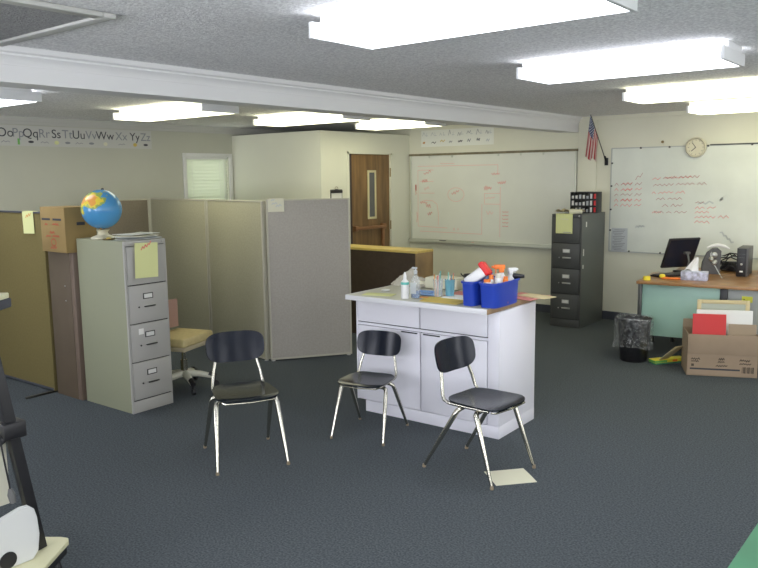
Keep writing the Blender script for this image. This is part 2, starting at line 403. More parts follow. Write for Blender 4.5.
# ------------------------------------------------------------------ fluorescent fixtures
def fixture_set(x, y, L, label, warm, first=[]):
    t = thing('fluorescent_light', label, 'ceiling light', (x, y, HC-.001), 0, None)
    hw, hh = .205, .098
    b = B(); b.box(-L/2+.02, L/2-.02, -.13, .13, -.05, 0); b.make('housing', M['trim'], t)
    lens = B()
    lens.box(-L/2+.012, L/2-.012, -hw, hw, -hh, -.040, None, .008)
    lens.make('diffuser', LAMP_WARM if warm else LAMP_COOL, t)
    for sg in (-1, 1):
        e = B(); e.box(sg*L/2-.010, sg*L/2+.010, -hw-.004, hw+.004, -hh-.003, -.032, None, .003); e.box(sg*L/2-.010, sg*L/2+.010, -.135, .135, -.035, 0, None, .002); e.make('end_cap', mat_end, t)
    return t
mat_end = mat('end_cap_grey', (.80, .81, .82), .5)
mat_end_l = mat_end
fixture_set(-1.70, 2.645, 1.24, 'wide glowing fluorescent fixture cut by the top edge, nearest of all the ceiling lights', False)
fixture_set(-1.755, 4.512, 1.19, 'glowing fluorescent fixture with its grey end cap in view, second nearest on the right side', False)
fixture_set(-1.81, 6.41, 1.22, 'glowing fluorescent fixture cut by the right edge, third from the camera', True)
fixture_set(-1.82, 8.11, 1.22, 'glowing fluorescent fixture in front of the clock wall, farthest on the right side', True)
fixture_set(-6.27, 2.78, 1.25, 'fluorescent fixture at the far left, cut by the left edge, beyond the beam', False)
fixture_set(-6.16, 4.56, 1.38, 'fluorescent fixture beyond the beam, above the globe and the folding panels', True)
fixture_set(-5.87, 6.12, 1.34, 'fluorescent fixture beyond the beam, above the corner of the white office', True)
fixture_set(-5.72, 7.54, 1.06, 'fluorescent fixture beyond the beam, above the brown office door', True)

for x, y in ((-1.70, .78), (1.55, .78), (1.55, 2.65), (1.55, 4.51), (1.55, 6.41)):  # unseen fixtures, added to brighten the near floor, ceiling and counter front
    fixture_set(x, y, 1.22, 'unseen fluorescent fixture added for light, continuing the ceiling rows', False)['group'] = 'unseen fluorescent fixtures added for light'
fixture_set(-6.30, 1.0, 1.25, 'unseen fluorescent fixture added for light beyond the beam at the left', False)  # added likewise, to light the front of the tan partition
# ------------------------------------------------------------------ whiteboards
def Wb(u, v, d): return (u, -d, v)
wb = thing('whiteboard', 'whiteboard in metal frame with red floor-plan drawing, right of the door', 'whiteboard', (-6.60, YB, .856))
W_, H_ = 2.545, 1.222
bx(.02, W_-.02, -.016, 0, .02, H_-.02).make('writing_surface', M['board'], wb)
b = B(); b.box(0, .025, -.026, 0, 0, H_, None, .003).box(W_-.025, W_, -.026, 0, 0, H_, None, .003).box(0, W_, -.024, 0, 0, .028, None, .003)
b.make('frame', M['alu'], wb)
bx(-.02, W_+.01, -.03, 0, H_-.022, H_+.008, .003).make('cork_rail', M['cork'], wb)
for x in (.34, .72, 1.45, 1.78, 2.1):
    B().box(x-.012, x+.012, -.036, -.026, H_-.055, H_-.022, None, .003).make('map_clip', M['alu'], wb)
B().box(.0, W_, -.085, 0, -.018, -.004, None, .003).box(.0, W_, -.088, -.078, -.02, .012, None, .003).make('marker_tray', M['alu'], wb)
def B1(pts):     # crop pixel of my sketch -> board coordinates
    out = []
    for (px, py) in pts:
        fx = (px-20)/500.; out.append((.03+fx*1.78*.94, 1.19-(py-18)/490.*1.16))
    return out
faint, strong, word = [], [], []
faint += [B1([(50, 75), (440, 75)]), B1([(50, 98), (130, 98)]), B1([(50, 98), (50, 435)]), B1([(62, 235), (135, 235)]), B1([(60, 165), (130, 165)]), B1([(50, 435), (200, 440)]), B1([(440, 75), (440, 130)]), B1([(368, 295), (368, 468)]), B1([(60, 465), (368, 468)]), B1([(380, 235), (450, 235)]), B1([(378, 295), (450, 295)]), B1([(452, 200), (452, 480)]), B1([(380, 235), (380, 290)])]
faint.append(B1([(243+40*math.cos(a*PI/12), 243+40*math.sin(a*PI/12)) for a in range(25)]))
faint.append(B1([(60, 290), (90, 278), (125, 280), (148, 300), (155, 350), (155, 425)]))
for (x, y, w, h, n, sl, st) in ((80, 122, 38, 18, 5, .5, 1), (72, 162, 28, 22, 7, 0, 1), (82, 210, 26, 20, 5, .4, 0), (62, 292, 36, 16, 6, 0, 1), (92, 312, 24, 26, 5, 0, 1), (100, 365, 24, 24, 5, .6, 1), (222, 240, 36, 18, 6, .5, 1), (412, 126, 36, 14, 6, 0, 1), (440, 176, 36, 18, 8, .1, 1), (378, 205, 34, 28, 8, 0, 1), (385, 262, 42, 10, 6, .1, 0), (390, 345, 30, 24, 4, 0, 0), (165, 62, 70, 7, 12, 0, 0), (232, 445, 4, 18, 2, 0, 0), (252, 445, 4, 18, 2, 0, 0)):
    pl = B1([(p[0], p[1]) for p in scribble(x, y, w, h, n, x*7+y, -sl)])
    (strong if st else faint).append(pl)
for i in range(5): strong.append(B1(scribble(463, 338+i*20, 26, 5, 4, i)))
strong.append(B1(scribble(36, 200, 6, 50, 8, 3))); strong.append(B1([(37, 205), (42, 215), (36, 225), (42, 235), (37, 245)])); strong.append(B1([(44, 350), (46, 380), (43, 410)]))
b = B(); b.ribbons(faint, .008, lambda u, v, d_: Wb(u, v, .0165+d_), M['pink']); b.ribbons(strong, .006, lambda u, v, d_: Wb(u, v, .0168+d_), M['red'])
b.make('marker_drawing', None, wb, smooth=False)
for (x, l, m_, c_, lab) in ((.42, .10, M['redp'], M['whitep'], 'short red-capped marker on the left part of the whiteboard tray'), (.98, .07, M['redp'], M['ink'], 'red marker near the middle of the whiteboard tray')):
    b = B(); b.tube([(0, 0, .008), (l, 0, .008)], .008, c_).tube([(l, 0, .008), (l+.045, 0, .008)], .0088, m_)
    tag(b.make('marker', None, None, (-6.60+x, YB-.055, .856-.004)), lab, 'marker')
tag(bx(-.05, .05, -.02, .02, 0, .022, .005).make('board_eraser', M['ink'], None, (-6.60+.52+.06, YB-.055, .852)), 'small dark eraser on the whiteboard tray beside the red-capped marker', 'eraser')

wb2 = thing('whiteboard', 'frameless hazed whiteboard with red handwriting, behind the computers, under the clock', 'whiteboard', (-3.615, YB, .848))
W2, H2 = 2.44, 1.225
bx(.0, W2, -.010, 0, .0, H2).make('writing_surface', M['board2'], wb2)
b = B(); b.box(0, W2, -.016, 0, H2-.006, H2+.006).box(0, W2, -.018, 0, -.010, .004).box(-.006, .008, -.015, 0, 0, H2); b.make('frame', mat('thin_frame', (.48, .50, .47), .5), wb2)
for x, z in ((.01, 1.05), (.01, .78), (.01, .5), (.01, .25), (.35, H2-.004), (.68, H2-.004), (1.10, H2-.004), (1.55, H2-.004), (.25, .004), (.62, .004)): B().box(x-.01, x+.01, -.02, 0, z-.01, z+.01, None, .003).make('mounting_clip', M['darkmetal'], wb2)
bx(1.12, W2, -.02, 0, H2-.002, H2+.012).make('top_channel', M['darkmetal'], wb2)
rd, dk = [], []
def row(x, z, words, h, dark, sl=0, seed=0):
    for i, w in enumerate(words):
        if w > 0: (dk if dark else rd).append(scribble(x, z, w, h, max(2, int(w/.024)), seed+i*13, sl))
        x += abs(w)+.03; z += sl*(abs(w)+.03)
row(.30, .865, [.08], .05, 1, .6, 3)
for i, (z, dkk) in enumerate(((.80, 1), (.735, 0), (.675, 1), (.61, 0), (.55, 0))):
    row(.05, z, [.045, .14, .08], .035, dkk, .02, 20+i*5); 
    if i in (0, 1, 3): row(.13, z+.006, [.13], .03, 0, .02, 77+i)
lines = [(.50, .862, [.09], 0), (.62, .872, [.15, .22], 1), (.51, .790, [.23, .20, .10], 1), (.50, .70, [.04, .17, .10], 0), (.55, .63, [.10, .16], 1), (.62, .555, [.07, .13], 1), (.53, .475, [.11, .06, .14], 1)]
for i, (x, z, ws, dkk) in enumerate(lines): row(x, z, ws, .032, dkk, .03, 100+i*9)
row(.51, .475, [.1], .03, 0, .03, 166); row(.64, .872, [.3], .02, 0, .03, 167)
for i, (z, ws, dkk) in enumerate(((.595, [.09], 1), (.535, [.10, .09], 0), (.485, [.15], 0), (.43, [.22, .11], 0), (.38, [.16], 0))): row(.99, z, ws, .032, dkk, -.02 if i == 4 else .03, 200+i*7)
b = B(); b.ribbons(rd, .0052, lambda u, v, d_: Wb(u, v, .0102+d_), M['red']); b.ribbons(dk, .0045, lambda u, v, d_: Wb(u, v, .0106+d_), M['darkred'])
b.make('handwriting', None, wb2, smooth=False)
b = B(); sm = []
for (x, z, w, sl, n) in ((.32, .30, .10, .1, 6), (1.27, .28, .14, -.9, 7), (1.25, .62, .03, 1, 4), (1.02, .585, .16, .1, 4)): sm.append(scribble(x, z, w, .03, n, int(x*99), sl))
b.ribbons(sm, .016, lambda u, v, d_: Wb(u, v, .0100+d_), M['smudge']); b.make('smudges', None, wb2, smooth=False)

ps = thing('wall_notice', 'grey printed sheet on the lower left corner of the hazed whiteboard', 'paper', (-3.485, YB-.021, .985))
bx(-.098, .098, -.002, 0, -.142, .142).make('sheet', M['grey_paper'], ps)
b = B(); b.ribbons([[(-.08+(.02 if i % 3 == 0 else 0), .12-i*.02), (.07-.015*(i % 4), .12-i*.02)] for i in range(13)], .007, lambda u, v, d_: (u, -.0021-d_, v), M['greyink']); b.make('printed_lines', None, ps, smooth=False)

# clock
ck = thing('wall_clock', 'round cream wall clock over the top edge of the hazed whiteboard', 'clock', (-2.638, YB-.021, 2.055))
RX = Matrix.Rotation(R(90), 4, 'X')
B().lathe([(.0, 0), (.108, 0), (.112, .012), (.110, .035), (.100, .040), (.092, .030), (.09, .02), (0, .02)], None, 40, RX).make('case', M['clock'], ck)
B().lathe([(0, .021), (.089, .021), (.089, .0225), (0, .0225)], None, 40, RX).make('dial', M['clockface'], ck)
b = B(); ticks = []
for k in range(12):
    a = k*PI/6; ticks.append([(.074*math.sin(a), .074*math.cos(a)), (.084*math.sin(a), .084*math.cos(a))])
b.ribbons(ticks, .004, lambda u, v, d_: (u, -.0226-d_, v), M['ink']); b.make('hour_marks', None, ck, smooth=False)
b = B().ribbons([[(0, 0), (-.045, -.040)]], .008, lambda u, v, d_: (u, -.0245-d_, v), M['ink']); b.make('hour_hand', None, ck, smooth=False)
b = B().ribbons([[(.0, 0), (-.040, .052)]], .006, lambda u, v, d_: (u, -.0265-d_, v), M['ink']); b.make('minute_hand', None, ck, smooth=False)
tag(B().lathe([(0, 0), (.016, 0), (.014, .015), (0, .018)], M['brass'], 12, RX).make('wall_hook', None, None, (-3.02, YB, 2.13)), 'small round hook on the wall between the flag and the clock', 'hook')

# flag
fl = thing('wall_flag', 'small red, white and blue striped flag on a black staff, above the grey cabinet', 'flag', (-3.68, YB, 1.92))
base = Vector((0, -.03, .01)); tip = Vector((-.085, -.33, .57))
B().tube([base, tip], .0055, n=8).make('staff', M['black'], fl)
B().lathe([(0, 0), (.006, 0), (.016, .012), (.012, .03), (.003, .045), (0, .046)], M['brass'], 12, c=tip).make('finial', None, fl)
B().box(-.022, .022, -.012, 0, -.045, .045, None, .004).tube([(0, -.005, -.01), (.0, -.06, .06)], .013).make('bracket', M['black'], fl)
hoist_top, hoist_bot = base.lerp(tip, .965), base.lerp(tip, .50)
def flagpt(u, v):     # u across the stripes (along the staff), v down the fly
    p = hoist_top.lerp(hoist_bot, u)
    sx = -.075*v+.03*v*v
    end_x = -.105+u*.15
    x = hoist_top.x+(p.x-hoist_top.x)*1.0
    tx = -.155+u*.085
    q = Vector((p.x*(1-v)+tx*v, p.y+.035*v+.022*math.sin(u*15+1.0)*v, p.z*(1-v)+(.055-.05*u+.02*math.sin(u*11))*v))
    return q
b = B(); ncol = 13; i_red = b._m(mat('flag_red', (.36, .035, .035), .8)); i_white = b._m(mat('flag_white', (.60, .50, .46), .8)); i_blue = b._m(mat('flag_blue', (.03, .05, .14), .8))
nv = 20; sub = 2; t = bmesh.new(); g = [[t.verts.new(flagpt(i/(ncol*sub), j/nv)) for j in range(nv+1)] for i in range(ncol*sub+1)]
for i in range(ncol*sub):
    for j in range(nv):
        f_ = t.faces.new((g[i][j], g[i+1][j], g[i+1][j+1], g[i][j+1]))
        st = i//sub
        f_.material_index = i_blue if (st < 7 and j < nv*.40) else (i_red if st % 2 == 0 else i_white)
me = bpy.data.meshes.new('x'); t.to_mesh(me); t.free(); b.bm.from_mesh(me)
b.make('cloth', None, fl)
b = B()
for i in range(6):
    for j in range(5):
        p = flagpt((i+.6)*7/13/6.3, (j+.6)*.40/5.3); b.box(p.x-.0035, p.x+.0035, p.y-.004, p.y+.004, p.z-.0035, p.z+.0035, M['white_paper'])
b.make('stars', None, fl, smooth=False)

# alphabet banners
al = thing('alphabet_banner', 'grey alphabet strip ending in Zz, high on the left wall', 'banner', (XL+.001, 4.85, 2.265))
bx(0, .002, -1.03, .94, -.115, .105).make('strip', M['strip'], al)
pairs = (('Oo', 3.965), ('Pp', 4.106), ('Qq', 4.243), ('Rr', 4.398), ('Ss', 4.539), ('Tt', 4.671), ('Uu', 4.812), ('Vv', 4.967), ('Ww', 5.148), ('Xx', 5.366), ('Yy', 5.551), ('Zz', 5.703))
cols = ['greyink', 'green', 'ink', 'greyink', 'yellow_paper', 'greyink', 'greyink', 'greyink', 'cream_paper', 'greyink', 'gold_paper', 'ink']
for k, (L_, yw) in enumerate(pairs):
    yc = yw-4.85
    text_mesh(L_, .135, M['greyink'] if k % 2 else M['ink'], al, 'letter_pair', (.0022, yc, -.018), FACE_X)
    b = B()
    if k in (2, 5, 7, 11): b.ball((.0025, yc, -.068), .03, M[cols[k]], 12, (.04, 1.1, .45))
    elif k == 1: b.box(.0022, .003, yc-.012, yc+.012, -.10, -.035, M['green'])
    elif k in (4, 8, 10): b.ball((.0025, yc, -.07), .028, M[cols[k]], 12, (.04, 1, .8))
    else: b.ribbons([scribble(yc-.045, -.07, .09, .02, 4, k)], .006, lambda u, v, d_: (.0022+d_, u, v), M['greyink'])
    b.make('picture', None, al)
ab = thing('letter_card_banner', 'white strip of letter and picture cards above the framed whiteboard', 'banner', (-5.83, YB+.001, 2.305))
bx(-.59, .59, -.002, 0, -.125, .105).make('strip', mat('card_strip', (.82, .83, .76), .7), ab)
b = B(); rr = random.Random(5)
for k in range(8):
    x = -.52+k*.148
    b.ribbons([scribble(x-.05, .05+rr.uniform(-.01, .01), rr.uniform(.03, .06), rr.uniform(.05, .08), rr.choice((2, 3)), k+50, rr.uniform(-.3, .3))], .006, lambda u, v, d_: (u, -.002-d_, v), M['grey_paper' if k < 3 else 'greyink'])
    b.ribbons([[(x+.02, .02), (x+.02+rr.uniform(-.01, .01), .07)], [(x+.005, .03), (x+.045, .03)]], .005, lambda u, v, d_: (u, -.002-d_, v), M['grey_paper'])
    mm = [M['orange_paper'], M['ink'], M['gold_paper'], M['greyink'], M['ink'], M['greyink'], M['greyink'], M['grey_paper']][k]
    b.ribbons([scribble(x-.04, -.06+rr.uniform(-.01, .01), rr.uniform(.03, .08), rr.uniform(.025, .05), rr.choice((3, 5)), k+90)], rr.uniform(.008, .014), lambda u, v, d_: (u, -.002-d_, v), mm)
b.make('printed_figures', None, ab, smooth=False)

# ------------------------------------------------------------------ filing cabinets
def filing(loc, rz, w, dp, H, body, front, gap, hand, label, handle_off, stickers):
    """origin at the front corner; x runs back (depth, negative), y runs along the front"""
    t = thing('filing_cabinet', label, 'cabinet', loc, rz)
    B().box(-dp, -.018, 0, w, 0, H, body, .004).make('carcass', None, t)
    b = B(); b.box(-.02, -.003, .0, w, 0, .092, front, .002).box(-.02, -.003, 0, w, H-.038, H, front, .003).box(-.02, -.003, 0, .014, .09, H-.03, front).box(-.02, -.003, w-.014, w, .09, H-.03, front)
    b.make('front_frame', None, t)
    bx(-.0195, -.010, .014, w-.014, .09, H-.035).make('drawer_gaps', gap, t)
    zs = [.098+i*(H-.038-.098)/4 for i in range(5)]
    for i in range(4):
        z0, z1 = zs[i]+.004, zs[i+1]-.004
        dr = B().box(-.015, .004, .017, w-.017, z0, z1, front, .004).make('drawer', None, t)
        yc = w*handle_off; zc = (z0+z1)/2
        b = B(); b.box(.004, .007, yc-.045, yc+.045, zc+.035, zc+.080, hand, .001).box(.0065, .0085, yc-.036, yc+.036, zc+.042, zc+.073, M['label'])
        b.make('label_holder', None, dr)
        b = B(); b.box(.004, .024, yc-.04, yc+.055, zc-.026, zc-.017, hand, .003).box(.004, .008, yc-.045, yc+.06, zc-.030, zc-.012, M['silver'], .002)
        b.make('handle', None, dr)
        B().ball((.007, yc-.085, zc-.022), .007, hand, 10).make('latch_button', None, dr)
    B().lathe([(0, 0), (.010, 0), (.009, .008), (0, .009)], M['silver'], 12, Matrix.Translation((-.003, w-.03, H-.018)) @ Matrix.Rotation(R(90), 4, 'Y')).make('lock', None, t)
    for (x, z, hh) in stickers: B().box(x-.014, x+.014, -.0012, 0, z-hh, z+hh, M['label']).make('sticker', None, t)
    return t
LC = (-4.99, 3.1955, 0)
filing(LC, R(1.4), .372, .632, 1.32, M['beige'], M['beige_front_lit'], M['darkmetal'], M['darkmetal'], 'tall beige four-drawer filing cabinet with a globe and papers on top', .49, [])
sc_ = rotz((.0045, .105), R(1.4))
stk = B().box(0, .001, -.022, .022, -.022, .022, M['white_paper']).make('paper_tab', None, None, (LC[0]+sc_[0], LC[1]+sc_[1], .628), R(1.4))
tag(stk, 'small square white tab stuck beside the third drawer label of the beige cabinet', 'tab')
# the grey one faces -Y with its drawers, side to +X : rotate so that local +x -> -Y
t = filing((-4.005, 8.20, 0), R(-90+1.0), .365, .70, 1.32, M['greyen'], M['greyfront'], M['black'], M['silver'], 'tall dark grey four-drawer filing cabinet between the two whiteboards', .52, [])
b = B()
for (x, z, hh) in ((-.14, 1.20, .03), (-.075, .88, .04), (-.07, .715, .022)): b.box(x-.014, x+.014, .365, .3665, z-hh, z+hh, M['label'])
b.make('stickers', None, t)

# notes hanging on things
def note(name, label, loc, rz, w, hgt, over, m, marks=None, tilt=0, cat='note', markmat='red'):
    """sheet hanging down a face that looks along local -y; top part bends over backwards by 'over'"""
    t = thing(name, label, cat, loc, rz)
    b = B(); T = Matrix.Rotation(tilt, 4, 'Y')
    b.box(-w/2, w/2, -.0018, -.0006, -hgt, 0, None, 0, T)
    if over: b.box(-w/2, w/2, -.0018, over, .0004, .0018, None)
    b.make('sheet', m, t, smooth=False)
    if marks:
        b = B(); b.ribbons(marks, .008, lambda u, v, d_: T @ Vector((u, -.0018-d_, v)), M[markmat]); b.make('scrawl', None, t, smooth=False)
    return t
a0 = R(1.4)
dv = rotz((.0262, .175), a0)
note('yellow_note', 'yellow sheet with red scrawl taped on the beige cabinet top drawer', (LC[0]+dv[0], LC[1]+dv[1], 1.302), R(90)+a0, .205, .265, 0, M['yellow_paper'], [scribble(-.045, -.045, .085, .03, 7, 3, .5)], R(2))
note('yellow_note', 'yellow sheet draped over the front of the dark grey cabinet', (-3.845, 8.191, 1.323), R(0.8), .205, .225, .06, M['yellow_paper'], [scribble(-.05, -.06, .1, .02, 5, 3)], 0, markmat='cream_paper')

# things on the grey cabinet
b = B(); 
def crumple(u, v): 
    return Vector((-.17+.30*u, -.11+.2*v, .004+.035*abs(math.sin(u*9+v*4))*(.5+.5*math.sin(v*7+2))+.01))
b.quadgrid(crumple, 14, 10, None, .002)
tag(b.make('crumpled_paper', M['tan_paper'], None, (-3.86, 8.42, 1.324)), 'crumpled tan paper lying on top of the dark grey cabinet', 'paper')
b = B(); b.tube([(-.07, 0, .028), (.07, .0, .028)], [.030, .024], None, 14)
tag(b.make('paper_roll', M['cream_paper'], None, (-3.735, 8.258, 1.322), R(8)), 'short roll of cream paper on the dark grey cabinet before the black organizer', 'paper roll')
og = thing('desk_organizer', 'black open-grid organizer full of papers on top of the dark grey cabinet', 'organizer', (-3.78, 8.63, 1.32), R(4))
b = B()
for i in range(8): b.box(-.155+i*.0443-.0045, -.155+i*.0443+.0045, -.09, .09, 0, .245, None, .001)
for j in range(4): b.box(-.16, .16, -.09, .09, j*.079, j*.079+.009, None, .001)
b.make('grid_frame', M['black'], og)
b = B(); cs = [M['white_paper'], M['white_paper'], M['grey_paper'], M['white_paper'], M['grey_paper'], M['white_paper'], M['redp']]
rr = random.Random(8)
for i in range(7):
    for j in range(3): b.box(-.155+i*.0443+.008, -.155+i*.0443+.036, -.075, .08, j*.079+.010, j*.079+.010+rr.uniform(.03, .055) if i < 5 else j*.079+.066, cs[i])
b.make('stored_papers', None, og)

# ------------------------------------------------------------------ globe and papers on the beige cabinet
def globe_mat():
    m, nt, b = newmat('globe_map'); N = nt.nodes; L = nt.links
    tc = N.new('ShaderNodeTexCoord'); n = N.new('ShaderNodeTexNoise'); n.inputs['Scale'].default_value = 9; n.inputs['Detail'].default_value = 5
    L.new(tc.outputs['Object'], n.inputs['Vector'])
    d = N.new('ShaderNodeVectorMath'); d.operation = 'DOT_PRODUCT'; d.inputs[1].default_value = (-1.1, -2.6, 2.3)
    L.new(tc.outputs['Object'], d.inputs[0])
    add = N.new('ShaderNodeMath'); add.operation = 'ADD'; L.new(n.outputs['Fac'], add.inputs[0]); L.new(d.outputs['Value'], add.inputs[1])
    r = N.new('ShaderNodeValToRGB'); r.color_ramp.interpolation = 'CONSTANT'
    e = r.color_ramp.elements; e[0].color = (.08, .30, .56, 1); e[0].position = 0; e[1].color = (.35, .45, .12, 1); e[1].position = .86
    for p, c in ((.93, (.80, .62, .07, 1)), (1.0, (.78, .36, .08, 1))):
        q = e.new(p); q.color = c
    L.new(add.outputs[0], r.inputs['Fac']); L.new(r.outputs['Color'], b.inputs['Base Color']); b.inputs['Roughness'].default_value = .22
    return m
gl = thing('globe', 'blue world globe on a stand on top of the beige filing cabinet', 'globe', (-5.405, 3.285, 1.321), R(20))
GC = (0, 0, .228)
B().ball((0, 0, 0), .152, None, 40).make('sphere', globe_mat(), gl, GC)
ax = R(23.5)
pts = []
for k in range(25):
    a = -PI/2+k*PI/24; pts.append(Vector((.162*math.cos(a), 0, .162*math.sin(a))))
Rm = Matrix.Translation(GC) @ Matrix.Rotation(R(115), 4, 'Z') @ Matrix.Rotation(ax, 4, 'Y')
B().tube(pts, .0055, None, 8, Rm).make('meridian_arc', M['darkmetal'], gl)
B().ball((0, 0, .165), .013, M['darkmetal'], 12, mx=Rm).make('pole_cap', None, gl)
B().ball((0, 0, -.163), .010, M['brass'], 12, mx=Rm).make('pole_cap', None, gl)
B().lathe([(0, 0), (.092, 0), (.095, .006), (.085, .016), (.045, .030), (.035, .050), (.045, .062), (.050, .070), (0, .070)], None, 30).make('base', mat('globe_base', (.62, .58, .42), .4), gl)
tag(B().lathe([(0, 0), (.04, 0), (.046, .006), (.044, .010), (.02, .005), (0, .004)], M['brass'], 20).lathe([(.0, .006), (.02, .006), (.014, .018), (0, .02)], M['gold_paper'], 14).make('brass_dish', None, None, (-5.25, 3.235, 1.321)), 'small brass dish on the beige cabinet edge below the globe', 'dish')
sheets = [(-5.16, 3.40, 4, 'white_paper', .21, .28), (-5.14, 3.43, -12, 'grey_paper', .21, .28), (-5.17, 3.42, 20, 'white_paper', .22, .28), (-5.12, 3.38, 40, 'cream_paper', .20, .26), (-5.15, 3.41, 8, 'white_paper', .215, .28)]
for i, (x, y, a, m_, w_, h_) in enumerate(sheets):
    b = B(); z = i*.010
    b.quadgrid(lambda u, v, i=i: Vector(((u-.5)*w_, (v-.5)*h_, .004*math.sin(u*3+i)*math.sin(v*3)+.0005)), 8, 8, None, .003)
    tag(b.make('paper_sheet', M[m_], None, (x, y, 1.322+z), R(a)), 'loose sheet in the spread of papers on the beige cabinet beside the globe', 'paper', 'papers spread on the beige cabinet')

# ------------------------------------------------------------------ office partition panels
def panel(p0, p1, H, m, label, base_col='post', th=.05, top=None, z0=.03):
    p0 = Vector((*p0, 0)); p1 = Vector((*p1, 0)); L = (p1-p0).length; a = math.atan2((p1-p0).y, (p1-p0).x)
    t = thing('partition_panel', label, 'partition', p0, a)
    B().box(.012, L-.012, -th/2+.006, th/2-.006, z0, H-.008, m, .004).make('fabric_face', None, t)
    pm = m if base_col == 'fabric' else M[base_col]
    bx(.0, .018, -th/2, th/2, .012, H, .005).make('post', pm, t); bx(L-.018, L, -th/2, th/2, .012, H, .005).make('post', pm, t)
    bx(.018, L-.018, -th/2, th/2, H-.014, H, .003).make('top_rail', M[top or base_col], t)
    bx(.018, L-.018, -th/2+.004, th/2-.004, .012, z0, .003).make('bottom_rail', M[top or base_col], t)
    for x in (.03, L-.03): B().lathe([(0, 0), (.02, 0), (.02, .006), (.008, .008), (.008, .02), (0, .02)], M['label'], 12, c=(x, 0, 0)).make('glide', None, t)
    return t
panel((-5.400, 5.000), (-4.935, 5.675), 1.570, M['fab_grey'], 'grey fabric partition panel with a taped note, ending beside the white counter')
panel((-6.440, 5.150), (-5.425, 4.995), 1.560, M['fab_warm_lit'], 'grey fabric partition panel, coloured olive for warm light, behind the navy chair on the left')
panel((-7.72, 5.345), (-6.465, 5.155), 1.557, M['fab_warm_lit'], 'grey fabric partition panel, coloured olive for warm light, under the window, partly behind the beige cabinet')
panel((-7.86, 4.75), (-7.735, 5.31), 1.550, M['fab_brown_shaded'], 'brownish partition panel behind the globe, its shade put into the colour')
panel((-7.20, 3.13), (-6.065, 3.17), 1.52, M['fab_tan'], 'mustard tan partition panel at the far left with a note over its top', 'fabric', .045, 'vinyl', .03)
tp_ = [o for o in bpy.data.objects if o.get('label', '').startswith('mustard tan')][0]
B().box(1.105, 1.135, -.27, .05, .0, .016, M['darkmetal'], .004).make('floor_foot', None, tp_)
note('yellow_note', 'yellow note draped over the top of the mustard tan partition', (-6.285, 3.138, 1.522), R(2), .17, .185, .05, M['yellow_paper'], [scribble(-.03, -.045, .08, .03, 5, 3, .3)], R(-1.5), markmat='orange_paper')
ang = math.atan2(5.675-5.0, -4.935+5.40)
nd = Vector((math.cos(ang), math.sin(ang), 0)); nn = Vector((math.sin(ang), -math.cos(ang), 0))
P = Vector((-5.400, 5.000, 1.578))+nd*.095+nn*.0255
note('pale_note', 'pale paper taped to the top of the grey partition', P, ang, .155, .125, .04, M['cream_paper'], [scribble(-.04, -.05, .05, .015, 4, 3, .2), scribble(.0, -.07, .05, .02, 4, 5, .2), scribble(-.045, -.015, .03, .01, 3, 5, .2)], 0, markmat='smudge')

# brown cabinet and the carton on it
bc = thing('storage_cabinet', 'narrow dark brown cabinet between the tan partition and the beige filing cabinet', 'cabinet', (-6.03, 3.155, 0))
B().box(0, .325, 0, .42, 0, 1.205, M['cab_brown'], .003).make('body', None, bc)
B().box(.325, .385, 0, .42, 0, 1.205, M['cab_brown2'], .008).make('edge_post', None, bc)
for z in (.93, .81): B().ball((.24, -.001, z), .006, M['silver'], 10).make('screw', None, bc)
bxx = thing('cardboard_carton', 'closed yellowish cardboard carton with red print on the brown cabinet', 'box', (-6.035, 3.115, 1.2055), R(0))
B().box(0, .375, .0, .27, 0, .36, M['cardboard2'], .003).make('carton_body', None, bxx)
bx(.185, .191, -.0005, .27, .3598, .3612).make('flap_seam', M['cardboard'], bxx)
B().box(.3745, .3758, .10, .17, .215, .240, M['ink'], .0004).make('hand_hole', None, bxx)
b = B(); mpf = lambda u, v, d_: (u, -d_, v)
b.ribbons([[(.03, .262), (.15, .262)], [(.20, .262), (.32, .262)]], .016, mpf, M['ink'])
rr = []
for (x, z, w_, h_, n) in ((.07, .222, .04, .018, 4), (.19, .224, .09, .02, 6), (.14, .158, .07, .018, 6), (.08, .128, .07, .016, 6), (.18, .13, .10, .016, 8), (.14, .035, .09, .02, 5)): rr.append(scribble(x, z, w_, h_, n, int(z*1000)))
b.ribbons(rr, .008, mpf, M['card_red'])
b.ribbons([[(.19+.036*math.cos(k*PI/8), .078+.028*math.sin(k*PI/8)) for k in range(17)]], .008, mpf, M['card_red'])
b.make('print', None, bxx, smooth=False)

# swivel chair behind the beige cabinet
sw = thing('swivel_chair', 'tan upholstered swivel chair half hidden behind the beige cabinet', 'chair', (-5.29, 3.90, 0), R(108))
B().box(-.215, .215, -.165, .20, .40, .475, M['seat_tan'], .02, seg=3).make('seat', None, sw)
bx(-.21, .21, -.160, .195, .365, .402, .008).make('seat_pan', mat('seat_pan', (.42, .36, .24), .6), sw)
B().quadgrid(lambda u, v: Vector((.17-.34*u, .185+.05*math.cos((u-.5)*2.2)-.03, .50+.24*v)), 10, 6, M['chair_pink'], .022, ).make('backrest', None, sw)
B().tube([(0, .05, .39), (0, .20, .36), (0, .235, .42), (0, .222, .60)], .011, M['chrome']).make('back_support', None, sw)
B().lathe([(0, .10), (.03, .10), (.03, .25), (.018, .25), (.018, .38), (0, .38)], M['chrome'], 16).make('gas_column', None, sw)
for k in range(5):
    a = 2*PI*k/5+.25; c, s_ = math.cos(a), math.sin(a)
    B().tube([(.02*c, .02*s_, .13), (.14*c, .14*s_, .115), (.25*c, .25*s_, .085)], [.032, .026, .02], M['cream'], 8).tube([(.20*c, .20*s_, .112), (.262*c, .262*s_, .086)], [.024, .022], M['black'], 8).make('base_arm', None, sw)
    B().tube([(.262*c-.012*s_, .262*s_+.012*c, .027), (.262*c+.012*s_, .262*s_-.012*c, .027)], .026, M['black'], 14).tube([(.25*c, .25*s_, .05), (.25*c, .25*s_, .09)], .01, M['black'], 8).make('caster', None, sw)

